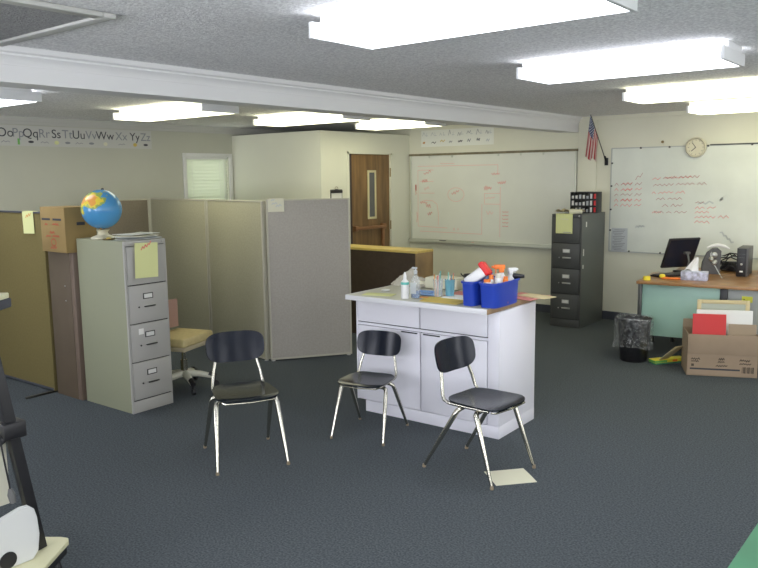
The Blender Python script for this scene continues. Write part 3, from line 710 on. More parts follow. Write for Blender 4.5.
# low brown bookcase behind the counter
bk = thing('low_bookcase', 'low bookcase with dark back and yellow oak top behind the counter', 'bookcase', (-5.97, 6.50, 0))
bx(0.0, 1.25, .0, .30, 0, .962).make('carcass', M['brown_lam'], bk).data.materials[0] = M['brown_lam']
bx(1.232, 1.253, -.002, .302, 0, .964, .002).make('side_panel', M['oak'], bk)
bx(-.01, 1.256, -.004, .304, .962, .988, .003).make('top', M['yellow_oak'], bk)

# ------------------------------------------------------------------ white counter
TH = R(2.0)
# local: x = to the left (image), y = to the back  -> use rotation so that local +x = world a
ct = thing('counter_cabinet', 'white laminate counter cabinet with doors and drawers in the room middle', 'counter', (-2.493, 4.365, 0), TH)
WID, DEP = 1.212, .55
B().box(-WID, -.001, .016, DEP, .085, .876, M['lam_white'], .002).make('carcass', None, ct)
B().box(-WID+.075, -.0, .004, DEP-.0, 0, .086, M['lam_white'], .001).make('toe_kick', None, ct)
B().box(-.085, .0, -.002, .018, .090, .876, M['lam_white'], .002).box(-WID, -WID+.012, -.002, .018, .09, .876, M['lam_white']).box(-WID, 0, .0, .017, .672, .690, M['lam_white']).make('face_frame', None, ct)
B().box(-WID+.012, -.085, .010, .018, .09, .872, M['shadow_gap']).make('gaps', None, ct)
for x0, x1 in ((-1.192, -.636), (-.626, -.090)):
    B().box(x0, x1, -.008, .012, .698, .868, M['lam_white'], .003).make('drawer', None, ct)
for i, (x0, x1) in enumerate(((-1.192, -.632), (-.622, -.090))):
    dd = B().box(x0, x1, -.008, .012, .094, .668, M['lam_white'], .003).make('door', None, ct)
    b = B(); b.box(x0+.02 if i else x1-.16, x0+.16 if i else x1-.02, -.010, -.006, .655, .664, M['shadow_gap']); b.make('finger_pull', None, dd)
top = B(); 
top.box(-1.196, -.018, -.140, .60, .880, .912, M['lam_top'], .002)
tp = top.make('worktop', None, ct)
B().box(-1.200, -.017, -.1445, -.1400, .878, .9135, M['lam_edge'], .001).box(-1.201, -1.196, -.1445, .60, .878, .9135, M['lam_edge'], .001).make('front_edge_band', None, tp)
B().box(-.0178, -.013, -.1445, .60, .878, .9135, M['edge_wood'], .001).make('end_edge_band', None, tp)
CO = Vector((-2.493, 4.365, .914))
def on_counter(x, y):    # world xy kept, z of the top
    return (x, y, .9145)

# tub
def rrect(cx, cy, a, b_, n=6, k=40):
    out = []
    for i in range(k):
        t_ = 2*PI*i/k; c, s_ = math.cos(t_), math.sin(t_)
        out.append((cx+a*math.copysign(abs(c)**(2/n), c), cy+b_*math.copysign(abs(s_)**(2/n), s_)))
    return out
def tub_mesh(b, cx, cy, a, bb, H, m, n=5, taper=.9, th=.003, z0=0, lip=.008):
    t = bmesh.new(); rings = []
    for (sc_, z, off) in ((taper, z0, 0), (taper*.5+.5, z0+H*.5, 0), (1, z0+H-.015, 0), (1, z0+H-.013, lip), (1, z0+H, lip), (1, z0+H, -th), (taper, z0+.006, -th)):
        rings.append([t.verts.new((p[0], p[1], z)) for p in rrect(cx, cy, a*sc_+off, bb*sc_+off, n)])
    k = len(rings[0])
    for r0, r1 in zip(rings, rings[1:]):
        for i in range(k): t.faces.new((r0[i], r0[(i+1) % k], r1[(i+1) % k], r1[i]))
    t.faces.new(rings[0]); t.faces.new(rings[-1])
    b._merge(t, m)
tb = thing('storage_tub', 'blue two-part plastic caddy of cleaning supplies on the right end of the counter', 'tub', (-2.585, 4.44, .9145), R(3))
b = B(); tub_mesh(b, .045, .0, .070, .185, .165, M['blue'], 5, .93); b.make('right_compartment', None, tb)
b = B(); tub_mesh(b, -.105, .0, .058, .180, .165, M['blue'], 4, .93); b.make('left_compartment', None, tb)
b = B(); b.box(-.045, -.022, -.13, .15, .145, .163, M['blue'], .003); b.make('carry_bridge', None, tb)
TB = Matrix.Translation((-2.585, 4.44, .9145)) @ Matrix.Rotation(R(3), 4, 'Z')
def in_tub(x, y, z): p = TB @ Vector((x, y, z)); return (p.x, p.y, p.z)
def spray(loc, rz, body_m, head_m, label, s=1, tilt=0):
    t = thing('spray_bottle', label, 'bottle', loc, rz); t.rotation_euler = (tilt, 0, rz)
    B().lathe([(0, 0), (.036, 0), (.038, .01), (.037, .10), (.030, .13), (.014, .155), (.013, .17), (0, .17)], body_m, 20, squash=.75).make('bottle_body', None, t)
    B().box(-.02, .042, -.012, .012, .183, .208, head_m, .005).box(-.014, .014, -.013, .013, .165, .19, head_m, .004).box(.028, .034, -.006, .006, .150, .186, head_m, .002).box(.038, .055, -.006, .006, .190, .202, head_m, .002).make('trigger_head', None, t)
    t.scale = (s, s, s); return t
# contents of the tub
wp = thing('wipes_pack', 'white wipes pack with red cap leaning out of the left part of the blue caddy', 'package', in_tub(-.150, -.09, .140), R(5))
wp.rotation_euler = (R(-10), R(52), R(12)); wp.scale = (1.2, 1.2, 1.1)
B().box(-.030, .030, -.05, .05, 0, .150, M['whitep'], .014, seg=3).make('pack_body', None, wp)
B().box(-.050, .034, -.054, .054, .125, .160, M['redp'], .012, seg=3).make('cap', None, wp)
spray(in_tub(.035, .045, .01), R(215), M['whitep'], M['orange'], 'white spray bottle with orange trigger, tallest thing standing in the blue caddy', 1.22)
spray(in_tub(.055, .14, .01), R(60), M['whitep'], M['whitep'], 'all-white spray bottle at the back inside the blue caddy', 1.08)
def jar(name, label, loc, r, h, m, lid, cat, lidh=.018, n=20):
    t = thing(name, label, cat, loc); B().lathe([(0, 0), (r*.96, 0), (r, .004), (r, h-.01), (r*.85, h), (0, h)], m, n).make('body', None, t)
    B().lathe([(0, h), (r*.8, h), (r*.82, h+lidh*.9), (r*.7, h+lidh), (0, h+lidh)], lid, n).make('lid', None, t); return t
jar('glue_jar', 'white jar with orange lid at the front of the right part of the blue caddy', in_tub(.02, -.13, .01), .028, .155, M['whitep'], M['orange'], 'jar')
jar('paint_bottle', 'blue bottle at the back of the left part of the blue caddy', in_tub(-.10, .12, .01), .030, .185, M['blue_paper'], M['blue'], 'bottle')
jar('glue_bottle', 'white bottle with cream cap before the orange trigger in the caddy', in_tub(.055, -.045, .01), .024, .175, M['whitep'], M['cream'], 'bottle', .03)
jar('glitter_jar', 'orange jar beside the white capped bottle in the blue caddy', in_tub(.092, -.005, .01), .019, .165, M['orange'], M['orange'], 'jar')
jar('cleaner_bottle', 'small white bottle with orange cap between the front jar and the orange trigger', in_tub(.01, -.055, .01), .020, .165, M['whitep'], M['orange'], 'bottle', .03)
b = B(); b.tube([(-.02, 0, .015), (.02, 0, .014), (.055, .01, .012)], [.018, .016, .012], M['black'], 12)
bb_ = in_tub(.085, .165, 0)
tag(b.make('black_brush', None, None, (bb_[0], bb_[1], .9145+.163), R(15)), 'black brush handle resting on the rear rim of the blue caddy', 'brush')
jar('glass_jar', 'clear jar with green lid just left of the blue caddy', (-2.93, 4.74, .9145), .035, .11, M['cream_paper'], M['green'], 'jar', .028)

# bottles, cups, papers on the counter
gb = thing('glue_bottle', 'white glue bottle with teal band standing at the counter front edge', 'bottle', (-3.215, 4.285, .9145)); gb.scale = (1.12, 1.12, 1.14)
B().lathe([(0, 0), (.024, 0), (.026, .006), (.026, .09), (.022, .108), (.011, .120), (.010, .128), (0, .128)], M['whitep'], 20).make('bottle_body', None, gb)
B().lathe([(.0265, .088), (.0268, .090), (.0268, .100), (.0245, .104)], M['teal'], 20, cap=False).make('band', None, gb)
B().lathe([(.011, .128), (.010, .14), (.004, .165), (0, .166)], M['whitep'], 14).make('nozzle', None, gb)
gg = thing('sanitizer_bottle', 'clear pump bottle of blue gel beside the white glue bottle', 'bottle', (-3.165, 4.345, .9145)); gg.scale = (1, 1, 1.12)
B().lathe([(0, .003), (.032, .003), (.034, .01), (.034, .048), (0, .048)], M['gel'], 20, squash=.8).make('gel', None, gg)
B().lathe([(0, 0), (.034, 0), (.036, .006), (.036, .11), (.026, .135), (.013, .15), (.012, .158), (0, .158)], M['clear'], 20, squash=.8).make('bottle_body', None, gg)
B().lathe([(.013, .155), (.014, .175), (.006, .178), (.006, .19), (0, .19)], M['grey_paper'], 14).box(-.03, .012, -.008, .008, .186, .197, M['grey_paper'], .003).make('pump', None, gg)
B().box(-.026, .026, -.0300, -.0292, .03, .10, M['grey_paper']).make('label_patch', None, gg)
bg = thing('plastic_bag', 'crumpled clear plastic bag of cream papers at the back of the counter', 'bag', (-3.54, 4.84, .9145), R(12))
def bagf(r, a):
    x = .20*r*math.cos(a); y = .11*r*math.sin(a); hgt = (.118*(1-r**2.2)*(1+.25*math.sin(3*a+1)+.12*math.sin(9*a)*r)+.012*math.sin(14*x*9)*r)
    hgt *= (.75+.25*math.cos(a-PI)); return (x, y, max(.002, hgt)), (0, 0, .0)
b = B(); t_ = None
def bagtop(u, v):
    r = u; a = v*2*PI; return Vector(bagf(r, a)[0])
b.quadgrid(bagtop, 12, 40, M['bag']); b.make('film', None, bg)
B().box(-.02, .16, -.07, .06, .003, .045, M['cream_paper'], .003, Matrix.Rotation(R(6), 4, 'Z')).box(-.12, -.01, -.05, .05, .003, .03, M['white_paper'], .003).make('papers_inside', None, bg)
env = B().box(-.13, .15, -.08, .08, 0, .085, M['cream_paper'], .008)
tag(env.make('paper_bundle', None, None, (-3.27, 4.87, .9145), R(4)), 'thick bundle of cream papers behind the bottles on the counter', 'paper')
tray = B(); tub_mesh(tray, 0, 0, .10, .06, .018, M['blue_paper'], 5, .92, .003)
tag(tray.make('shallow_tray', None, None, (-3.20, 4.53, .9145), R(5)), 'shallow pale blue tray behind the blue gel bottle', 'tray')
tag(B().box(-.115, .115, -.055, .055, 0, .004, M['yellow_paper'], .001).make('notepad', None, None, (-3.475, 4.315, .9145), R(18)), 'thin pale yellow notepad on the left front part of the counter', 'notepad')
tag(B().lathe([(0, 0), (.03, 0), (.034, .008), (.02, .012), (0, .012)], M['whitep'], 20).make('coaster', None, None, (-3.56, 4.50, .9145)), 'small round white disc lying on the left side of the counter', 'coaster')
b = B(); b.prism([(-.05, -.15), (.245, -.15), (.25, .055), (.0, .075), (-.10, .02)], 0, .004, M['gold_paper'])
tag(b.make('gold_folder', None, None, (-3.02, 4.40, .9145), R(4)), 'gold paper folder lying in front of the plastic cups', 'folder')
tag(B().box(-.05, .05, -.025, .025, 0, .003, M['orange_paper']).make('orange_slip', None, None, (-3.135, 4.37, .9185), R(20)), 'small orange slip at the left tip of the gold folder', 'paper')
for k, (x, y, hgt) in enumerate(((-3.060, 4.475, .150), (-3.000, 4.535, .145))):
    c = thing('pencil_cup', ['clear plastic cup holding straws, left one of the pair', 'clear bluish cup holding straws, right one of the pair'][k], 'cup', (x, y, .9145), 0, 'straw cups on the counter')
    t = bmesh.new(); b = B(); b.lathe([(0, 0), (.03, 0), (.037, hgt*.86), (.039, hgt*.86), (.036, hgt*.86), (.029, .003), (0, .003)], M['clear'] if k == 0 else M['clearblue'], 20, cap=False); b.make('cup_wall', None, c)
    rr = random.Random(k)
    for i in range(7):
        a = rr.uniform(0, 6.28); q = rr.uniform(.4, 1)
        s_ = B().tube([(.018*q*math.cos(a), .018*q*math.sin(a), .004), (.030*q*math.cos(a), .030*q*math.sin(a), hgt+rr.uniform(-.01, .035))], .0035, M[['pink_paper', 'clearblue', 'cream_paper', 'orange_paper', 'white_paper', 'teal', 'pink_paper'][i]], 6)
        s_.make('straw', None, c)
mg = thing('black_cup', 'black cup standing behind the straw cups near the counter back', 'cup', (-3.045, 4.86, .9145))
B().lathe([(0, 0), (.036, 0), (.038, .004), (.038, .055), (.034, .065), (.036, .09), (.040, .125), (.037, .125), (.032, .07), (0, .06)], M['black'], 20).make('cup_body', None, mg)
B().tube([(-.038, 0, .10), (-.062, 0, .115), (-.070, 0, .125)], .005, M['black'], 8).make('handle', None, mg)
tag(B().prism([(-.16, -.11), (.15, -.12), (.16, .10), (-.14, .12)], 0, .004, M['pink_paper']).make('pink_folder', None, None, (-2.92, 4.68, .9145), R(10)), 'dark pink folder under the green-lidded jar on the counter', 'folder')
tag(B().box(-.13, .13, -.13, .13, 0, .006, M['pink_paper'], .001).make('pink_folder', None, None, (-2.55, 4.83, .9145), R(-8)), 'pink folder overhanging the back right corner of the counter', 'folder')
tag(B().box(-.12, .12, -.07, .07, 0, .004, M['tan_paper'], .001).make('tan_envelope', None, None, (-2.475, 4.85, .921), R(-12)), 'tan envelope on the pink folder at the counter right corner', 'envelope')
tag(B().box(-.13, .13, -.08, .08, 0, .003, M['white_paper'], .001).make('white_sheet', None, None, (-2.885, 4.52, .9187), R(3)), 'white sheet lying between the gold folder and the blue caddy', 'paper')
tag(B().box(-.014, .014, -.02, .02, 0, .05, M['tan_paper'], .003).make('tan_block', None, None, (-2.87, 4.66, .9190)), 'small tan wooden block before the green-lidded jar', 'block')

# ------------------------------------------------------------------ shell chairs
def sgnp(v, p): return math.copysign(abs(v)**p, v)
def make_chair(label):
    t = thing('student_chair', label, 'chair', (0, 0, 0), 0)
    def seat(r, a):
        c, s_ = math.cos(a), math.sin(a); x = .052+r*.185*sgnp(c, .42); y = r*(.192+.012*sgnp(c, .5))*sgnp(s_, .42)
        z = .452-.020*(1-min(1, (y/.2)**2))*(1-min(1, ((x-.02)/.2)**2))-.014*max(0, (x-.17)/.07)**2+.012*max(0, (-x-.06)/.08)**2
        return (x, y, z), (0, 0, 1)
    B().shell(seat, .008, M['chair_seat']).make('seat', None, t)
    def back(r, a):
        c, s_ = math.cos(a), math.sin(a); y = r*.190*sgnp(c, .50); w = r*.098*sgnp(s_, .50)
        if w < 0: y *= 1-.16*(w/.108)**2
        z = .682+w; x = -.205-.22*w-.0+ .95*(y*y) + .0
        return (x, y, z), (Vector((1, -1.7*y, .2)).normalized())
    B().shell(back, .010, M['chair']).make('backrest', None, t)
    # side rails running up into the back posts
    for sg in (-1, 1):
        pts = [(.19, sg*.165, .430), (.05, sg*.168, .428), (-.10, sg*.168, .428), (-.135, sg*.166, .440), (-.150, sg*.162, .465), (-.165, sg*.150, .53), (-.185, sg*.132, .60), (-.205, sg*.118, .66), (-.221, sg*.112, .70)]
        B().tube(pts, .0105, M['chrome'], 10).make('back_post', None, t)
    B().tube([(.205, -.165, .428), (.226, -.15, .424), (.232, 0, .42), (.226, .15, .424), (.205, .165, .428)], .006, M['chrome'], 8).make('front_rail', None, t)
    for (xc, fx, fy) in ((.110, .252, .218), (-.015, -.250, .212)):
        s1 = 1 if fx > 0 else -1
        B().tube([(xc, -.165, .408), (xc, -.08, .414), (xc, .08, .414), (xc, .165, .408)], .0145, M['chrome'], 10).make('cross_tube', None, t)
        for sg in (-1, 1):
            top_ = Vector((xc, sg*.165, .408)); k1 = Vector((xc+s1*.006, sg*.184, .399)); k2 = Vector((xc+s1*.020, sg*.192, .372)); foot = Vector((fx, sg*fy, .018))
            B().tube([top_, k1, k2, k2.lerp(foot, .45), foot], [.0155, .0160, .0160, .0145, .0095], M['chrome'], 10).make('leg', None, t)
            B().lathe([(0, 0), (.011, 0), (.012, .006), (.009, .022), (0, .022)], M['rubber'], 10, c=(fx+s1*.004, sg*(fy+.002), 0)).make('glide', None, t)
    B().box(-.07, .085, -.02, .02, .405, .432, M['blackmetal'], .003).make('mounting_plate', None, t)
    return t
def dup(root, label):
    r = root.copy(); COL.objects.link(r); r['label'] = label
    for ch in list(root.children):
        c = ch.copy(); COL.objects.link(c); c.parent = r
        for g_ in ch.children:
            d_ = g_.copy(); COL.objects.link(d_); d_.parent = c
    return r
cA = make_chair('navy shell chair with chrome legs standing alone at the left, before the partition')
cB = dup(cA, 'smaller navy shell chair directly before the white counter front, middle of the three')
cC = dup(cA, 'navy shell chair turned sideways before the counter corner, a white paper at its foot')
for c, x, y, a, s_ in ((cA, -3.642, 3.122, -29.5, 1.0), (cB, -3.290, 3.972, -75, .88), (cC, -2.341, 3.858, -5, 1.0)):
    c.location = (x, y, 0); c.rotation_euler = (0, 0, R(a)); c.scale = (s_, s_, s_); c['group'] = 'shell chairs round the counter'

b = B(); b.quadgrid(lambda u, v: Vector(((u-.5)*.250, (v-.5)*.215, .002+.008*max(0, abs(u-.5)*2-.7)*math.sin(v*3))), 12, 8, None, .0015)
tag(b.make('floor_paper', M['cream_paper'], None, (-2.112, 3.840, .001), R(50)), 'sheet of off-white paper lying on the carpet', 'paper')

# ------------------------------------------------------------------ desks at the right
DA = math.atan2(.14, 1.04)
dk_ = thing('office_desk', 'mint green metal desk with woodgrain top at the right', 'desk', (-2.645, 7.29, 0), DA)
B().box(-.01, 1.75, -.005, .76, .712, .740, M['desk_top'], .003).make('desktop', None, dk_)
B().box(.025, .735, .075, .095, .20, .712, M['mint'], .003).make('modesty_panel', None, dk_)
B().box(.735, .80, .065, .13, .02, .712, M['black'], .003).make('centre_post', None, dk_)
B().box(.80, 1.74, .09, .68, .10, .712, M['desk_grey'], .004).make('pedestal', None, dk_)
for (x, y) in ((.0, .04), (.0, .70), (1.69, .04), (1.69, .70)): B().box(x, x+.035, y, y+.035, 0, .712, M['darkmetal'], .003).make('leg', None, dk_)
note_ = thing('yellow_sticky', 'bright yellow sticky note on the desk front beside the dark post', 'note', (-2.645+rotz((.965, .0885), DA)[0], 7.29+rotz((.965, .0885), DA)[1], .615), DA)
bx(-.045, .045, -.002, 0, -.028, .028).make('sheet', M['sticky'], note_)
B().box(-.03, -.022, -.003, -.0021, -.006, .004, M['ink']).make('ink_mark', None, note_)
dk2 = thing('back_desk', 'second woodgrain table behind the mint desk under the computers', 'table', (-2.645+rotz((0, .775), DA)[0], 7.29+rotz((0, .775), DA)[1], 0), DA)
B().box(.16, 1.75, 0, .60, .712, .740, M['desk_top'], .003).make('tabletop', None, dk2)
for (x, y) in ((.18, .03), (.18, .53), (1.69, .03), (1.69, .53)): B().box(x, x+.035, y, y+.035, 0, .712, M['darkmetal'], .003).make('leg', None, dk2)
DZ_ = .7405
# monitor seen from behind
mo = thing('computer_monitor', 'black flat computer monitor turned away, on the left of the desks', 'monitor', (-2.53, 8.20, DZ_), R(56))
mt = Matrix.Translation((0, 0, .208)) @ Matrix.Rotation(R(22), 4, 'X')
def mbx(b, *q, m=None, bev=0): return b.box(*q, m, bev, mt)
b = B(); mbx(b, -.19, .19, -.012, .012, -.175, .165, m=M['black'], bev=.006); b.make('bezel', None, mo)
b = B(); mbx(b, -.175, .175, -.0135, -.0118, -.158, .150, m=M['screen']); b.make('screen', None, mo)
B().tube([(.05, -.05, .015), (.05, -.075, .12), (.05, -.05, .2)], .011, M['greyen'], 10).box(.02, .08, -.06, -.018, .19, .215, M['computer'], .004).make('stand_arm', None, mo)
B().box(-.06, .13, -.12, .04, 0, .018, M['black'], .006).make('stand_foot', None, mo)
kb = thing('keyboard', 'black keyboard beneath the turned-away monitor', 'keyboard', (-2.50, 7.84, DZ_), R(62))
B().prism([(-.20, -.07), (.20, -.07), (.21, .07), (-.21, .07)], 0, .018, M['black'], None, .004).make('case', None, kb)
b = B()
for i in range(14):
    for j in range(5): b.box(-.195+i*.028, -.195+i*.028+.023, -.06+j*.025, -.06+j*.025+.020, .018, .026, M['computer'], .002)
b.make('keys', None, kb)
tg = thing('tissue_box', 'pale blue tissue box with a white tissue on the desk front', 'tissue box', (-2.215, 7.66, DZ_), DA+R(2))
B().box(-.125, .115, -.06, .06, 0, .085, M['tissuebox'], .003).make('carton', None, tg)
def tf(u, v):
    w = .055*(1-v)+.012; return Vector((-.01+(u-.5)*2*w-.03*(1-v)+.02*v, .012*math.sin(u*9)*(1-v*.5), .083+.14*v+.02*math.sin(u*5)*(1-v)))
b = B(); b.quadgrid(tf, 12, 8, None, .002); b.make('tissue', M['tissue'], tg)
b = B(); b.prism([(-.075, -.01), (.08, -.015), (.03, .012), (-.05, .012)], .083, .13, M['tissue']); b.bm.free(); 
# speaker / phone pile
sp = thing('computer_speaker', 'grey and black desktop speaker with curved top behind the tissue box', 'speaker', (-2.22, 8.22, DZ_), R(20))
prof = [(-.10, 0), (.075, 0), (.085, .24), (.05, .27), (-.0, .262), (-.05, .22), (-.09, .12)]
B().prism(prof, -.045, .045, M['computer'], RX, .006).make('cabinet', None, sp)
B().ball((.02, -.05, .2), .03, M['silver'], 14, (1, .3, 1)).ball((.03, -.05, .13), .022, M['silver'], 14, (1, .3, 1)).make('driver', None, sp)
b = B(); b.tube([(-.05+.21*t_/10, -.02, .245+.055*math.sin(PI*(.15+.75*t_/10))) for t_ in range(11)], [.010, .014, .016, .017, .017, .017, .017, .016, .014, .011, .007], M['whitep'], 8)
b.make('curved_white_band', None, sp)
hs = thing('headset_cable', 'silvery headset with cord hanging before the speaker', 'headset', (-2.12, 8.05, DZ_))
B().ball((-.06, .0, .17), .026, M['silver'], 14).ball((-.03, .0, .135), .024, M['silver'], 14).tube([(-.06, .0, .17), (-.07, .01, .22), (-.06, .01, .24)], .006, M['silver']).make('earpiece', None, hs)
B().tube([(-.03, 0, .12), (.0, -.02, .08), (.04, -.05, .03), (.07, -.09, .006), (.09, -.14, .006)], .004, M['grey_paper'], 6).make('cord', None, hs)
tw = thing('computer_tower', 'slim black computer tower upright near the right edge', 'computer', (-1.925, 8.15, DZ_), R(6))
B().box(-.038, .065, .0, .36, 0, .285, M['computer'], .003).make('case', None, tw)
B().box(-.037, .050, -.012, .004, .004, .282, M['black'], .004).make('front_panel', None, tw)
b = B(); b.ball((.008, -.0125, .125), .012, M['silver'], 12, (1, .3, 1)).box(-.006, .024, -.0145, -.012, .045, .06, M['whitep']).box(-.028, .038, -.0145, -.0115, .225, .228, M['darkmetal']).box(-.028, .038, -.0145, -.0115, .19, .193, M['darkmetal'])
b.make('buttons', None, tw)
cbx = thing('cable_bundle', 'tangle of dark cables between the speaker and the computer tower', 'cables', (-2.12, 8.42, DZ_))
for k in range(9):
    rr = random.Random(k); z0_ = rr.uniform(.02, .19)
    pts = [(-.10+.030*i, .02*k+rr.uniform(-.015, .015), max(.008, z0_+rr.uniform(-.02, .02)-.02*math.sin(i))) for i in range(8)]; pts = [(p[0], p[1]*.5, p[2]) for p in pts]
    pts[0] = (pts[0][0], pts[0][1], .008); 
    B().tube(pts, .007, M['blackmetal'], 6).make('cable', None, cbx)
B().box(-.09, .10, .12, .2, 0, .10, M['black'], .006).make('power_block', None, cbx)
bp2 = thing('black_case', 'black rounded case at the right edge behind the computer tower', 'case', (-1.70, 8.38, DZ_))
B().lathe([(0, 0), (.10, 0), (.11, .02), (.11, .12), (.08, .16), (0, .17)], M['black'], 24).make('case_body', None, bp2)
B().tube([(-.04, 0, .165), (-.02, 0, .19), (.02, 0, .19), (.04, 0, .165)], .006, M['blackmetal'], 8).make('handle', None, bp2)
yt = thing('tape_roll', 'small yellow tape roll on the left corner of the mint desk', 'tape', (-2.60, 7.42, DZ_))
B().lathe([(.018, 0), (.034, 0), (.034, .035), (.018, .035), (.018, 0)], M['yellow'], 20, cap=False).make('roll', None, yt)
sq = thing('stapler', 'yellow topped orange stapler on the desk before the keyboard', 'stapler', (-2.45, 7.59, DZ_), R(8))
B().box(-.06, .12, -.022, .022, 0, .018, M['orange'], .006).make('orange_base', None, sq)
B().ball((-.055, 0, .026), .03, M['yellow'], 16, (1, .8, .75)).make('yellow_head', None, sq)

# waste bin
bn = thing('waste_bin', 'black waste bin with a clear liner beside the mint desk', 'bin', (-2.59, 7.10, 0))
B().lathe([(0, 0), (.118, 0), (.124, .01), (.155, .40), (.162, .41), (.157, .405), (.148, .39), (.118, .015), (0, .012)], M['black'], 32, cap=False).make('bin_body', None, bn)
t = bmesh.new(); rings = []; nA = 48; rr = random.Random(11)
ph = [rr.uniform(0, 6.28) for _ in range(6)]
for (r0_, z, amp) in ((.140, .30, .004), (.150, .40, .004), (.166, .425, .006), (.176, .40, .008), (.172, .33, .010), (.168, .26, .011), (.166, .20, .012), (.182, .155, .016), (.178, .145, .016)):
    rings.append([t.verts.new(((r0_+amp*(math.sin(5*a+ph[0])+.6*math.sin(11*a+ph[1]+z*9)+.4*math.sin(17*a+z*20)))*math.cos(a), (r0_+amp*(math.sin(5*a+ph[0])+.6*math.sin(11*a+ph[1]+z*9)+.4*math.sin(17*a+z*20)))*math.sin(a), z+amp*1.0*math.sin(3*a+ph[2]))) for a in [2*PI*k/nA for k in range(nA)]])
for r0_, r1_ in zip(rings, rings[1:]):
    for k in range(nA): t.faces.new((r0_[k], r0_[(k+1) % nA], r1_[(k+1) % nA], r1_[k]))
b = B(); b._merge(t, M['liner']); b.make('liner', None, bn)

# open cardboard box with its contents
ba = math.atan2(7.055-6.822, -1.493+2.011)
BXO = (-2.011, 6.83, 0)
bo = thing('cardboard_box', 'open printed cardboard box of papers on the floor before the desk', 'box', BXO, ba)
bw, bd, bh = .575, .36, .37; th = .005
B().box(0, bw, 0, th, 0, bh, M['cardboard']).box(0, bw, bd-th, bd, 0, bh, M['cardboard']).box(0, th, 0, bd, 0, bh, M['cardboard']).box(bw-th, bw, 0, bd, 0, bh, M['cardboard']).box(0, bw, 0, bd, 0, th, M['cardboard']).make('box_walls', None, bo)
B().box(.34, bw-.008, .085, .089, .05, bh+.085, M['cardboard3'], .001).make('inner_flap', None, bo)
B().box(.002, bw-.002, -.0045, -.0005, .195, bh, M['cardboard'], .001).make('front_flap', None, bo)
b = B(); b.box(0.0, bw, 0, .004, 0, .075, M['cardboard3'], 0, Matrix.Translation((0, bd, bh)) @ Matrix.Rotation(R(8), 4, 'X')); b.make('rear_flap', None, bo)
b = B(); b.box(-.135, 0, 0.02, bd-.02, 0, .004, M['cardboard3'], 0, Matrix.Translation((0, 0, bh-.10)) @ Matrix.Rotation(R(-62), 4, 'Y')); b.bm.free()
pr = B()
pr.ribbons([[(.03, .062), (.43, .062)]], .014, mpf, M['ink'])
pr.ribbons([scribble(.035, .15, .07, .02, 8, 3), scribble(.035, .13, .06, .014, 8, 4), scribble(.26, .155, .045, .02, 6, 5), scribble(.255, .13, .05, .012, 6, 6), scribble(.24, .095, .09, .016, 9, 7), scribble(.43, .15, .08, .02, 9, 8), scribble(.43, .12, .09, .012, 9, 9)], .007, mpf, M['box_ink'])
for i in range(9): pr.ribbons([[(.452+i*.011, .04), (.452+i*.011, .09)]], .004+.003*(i % 3), mpf, M['box_ink'])
pr.ribbons([[(.04, .09), (.055, .09)], [(.04, .10), (.055, .10)]], .012, mpf, M['box_ink'])
pr.make('print', None, bo, smooth=False)
def inbox(x, y, z): q = rotz((x, y), ba); return (BXO[0]+q[0], BXO[1]+q[1], z)
rf = B().box(0, .275, -.004, .004, 0, .42, M['folder_red'], .002, Matrix.Rotation(R(-7), 4, 'X'))
tag(rf.make('red_folder', None, None, inbox(.045, .045, .12), ba), 'bright red folder standing at the front of the open cardboard box', 'folder')
wf = B().box(0, .46, -.012, .012, 0, .47, M['white_paper'], .002, Matrix.Rotation(R(-4), 4, 'X'))
tag(wf.make('white_binder', None, None, inbox(.085, .13, .095), ba), 'white stack of papers standing behind the red folder in the box', 'papers')
fr = thing('wooden_frame', 'pale wooden frame standing upright at the back of the cardboard box', 'frame', inbox(.105, .29, .095), ba)
b = B(); fw, fh, fb_ = .44, .54, .035
for q in ((0, fb_, 0, fh), (fw-fb_, fw, 0, fh), (fb_, fw-fb_, fh-fb_, fh), (fb_, fw-fb_, 0, fb_)): b.box(q[0], q[1], -.008, .008, q[2], q[3], M['tan_paper'], .003)
b.make('moulding', None, fr)
bx(fb_, fw-fb_, -.002, .004, fb_, fh-fb_).make('backing', mat('frame_backing', (.45, .48, .40), .5), fr)

# yellow-green box and tan card under the desk
gm = thing('game_box', 'flat box with green and yellow edge lying on the floor below the mint desk', 'box', (-2.352, 7.02, 0), R(55))
B().box(.002, .338, .002, .098, 0, .035, M['green_top'], .002).make('box_bottom', None, gm)
B().box(0, .34, 0, .10, .014, .042, M['yellow'], .002).make('lid', None, gm)
b = B(); b.box(.0, .13, -.0012, -.0002, .018, .038, M['green']).box(.19, .24, -.0012, -.0002, .018, .038, M['orange']).box(-.0012, -.0002, .002, .098, .018, .038, M['green']); b.make('edge_print', None, gm)
b = B(); b.box(0, .24, -.06, .06, 0, .005, M['tan_paper'], .001, Matrix.Rotation(R(-41), 4, 'Y'))
tag(b.make('tan_card', None, None, (-2.305, 7.115, .0435), R(-24)), 'tan card leaning from the green and yellow box up against the cardboard box', 'card')

# ------------------------------------------------------------------ near left: cart with black slanted leg
cr = thing('equipment_cart', 'black-framed cart with cream shelves cut off by the left edge', 'cart', (-3.10, 1.45, 0))
def L(y, z, x=-3.10): return (x+3.10, y-1.45, z)
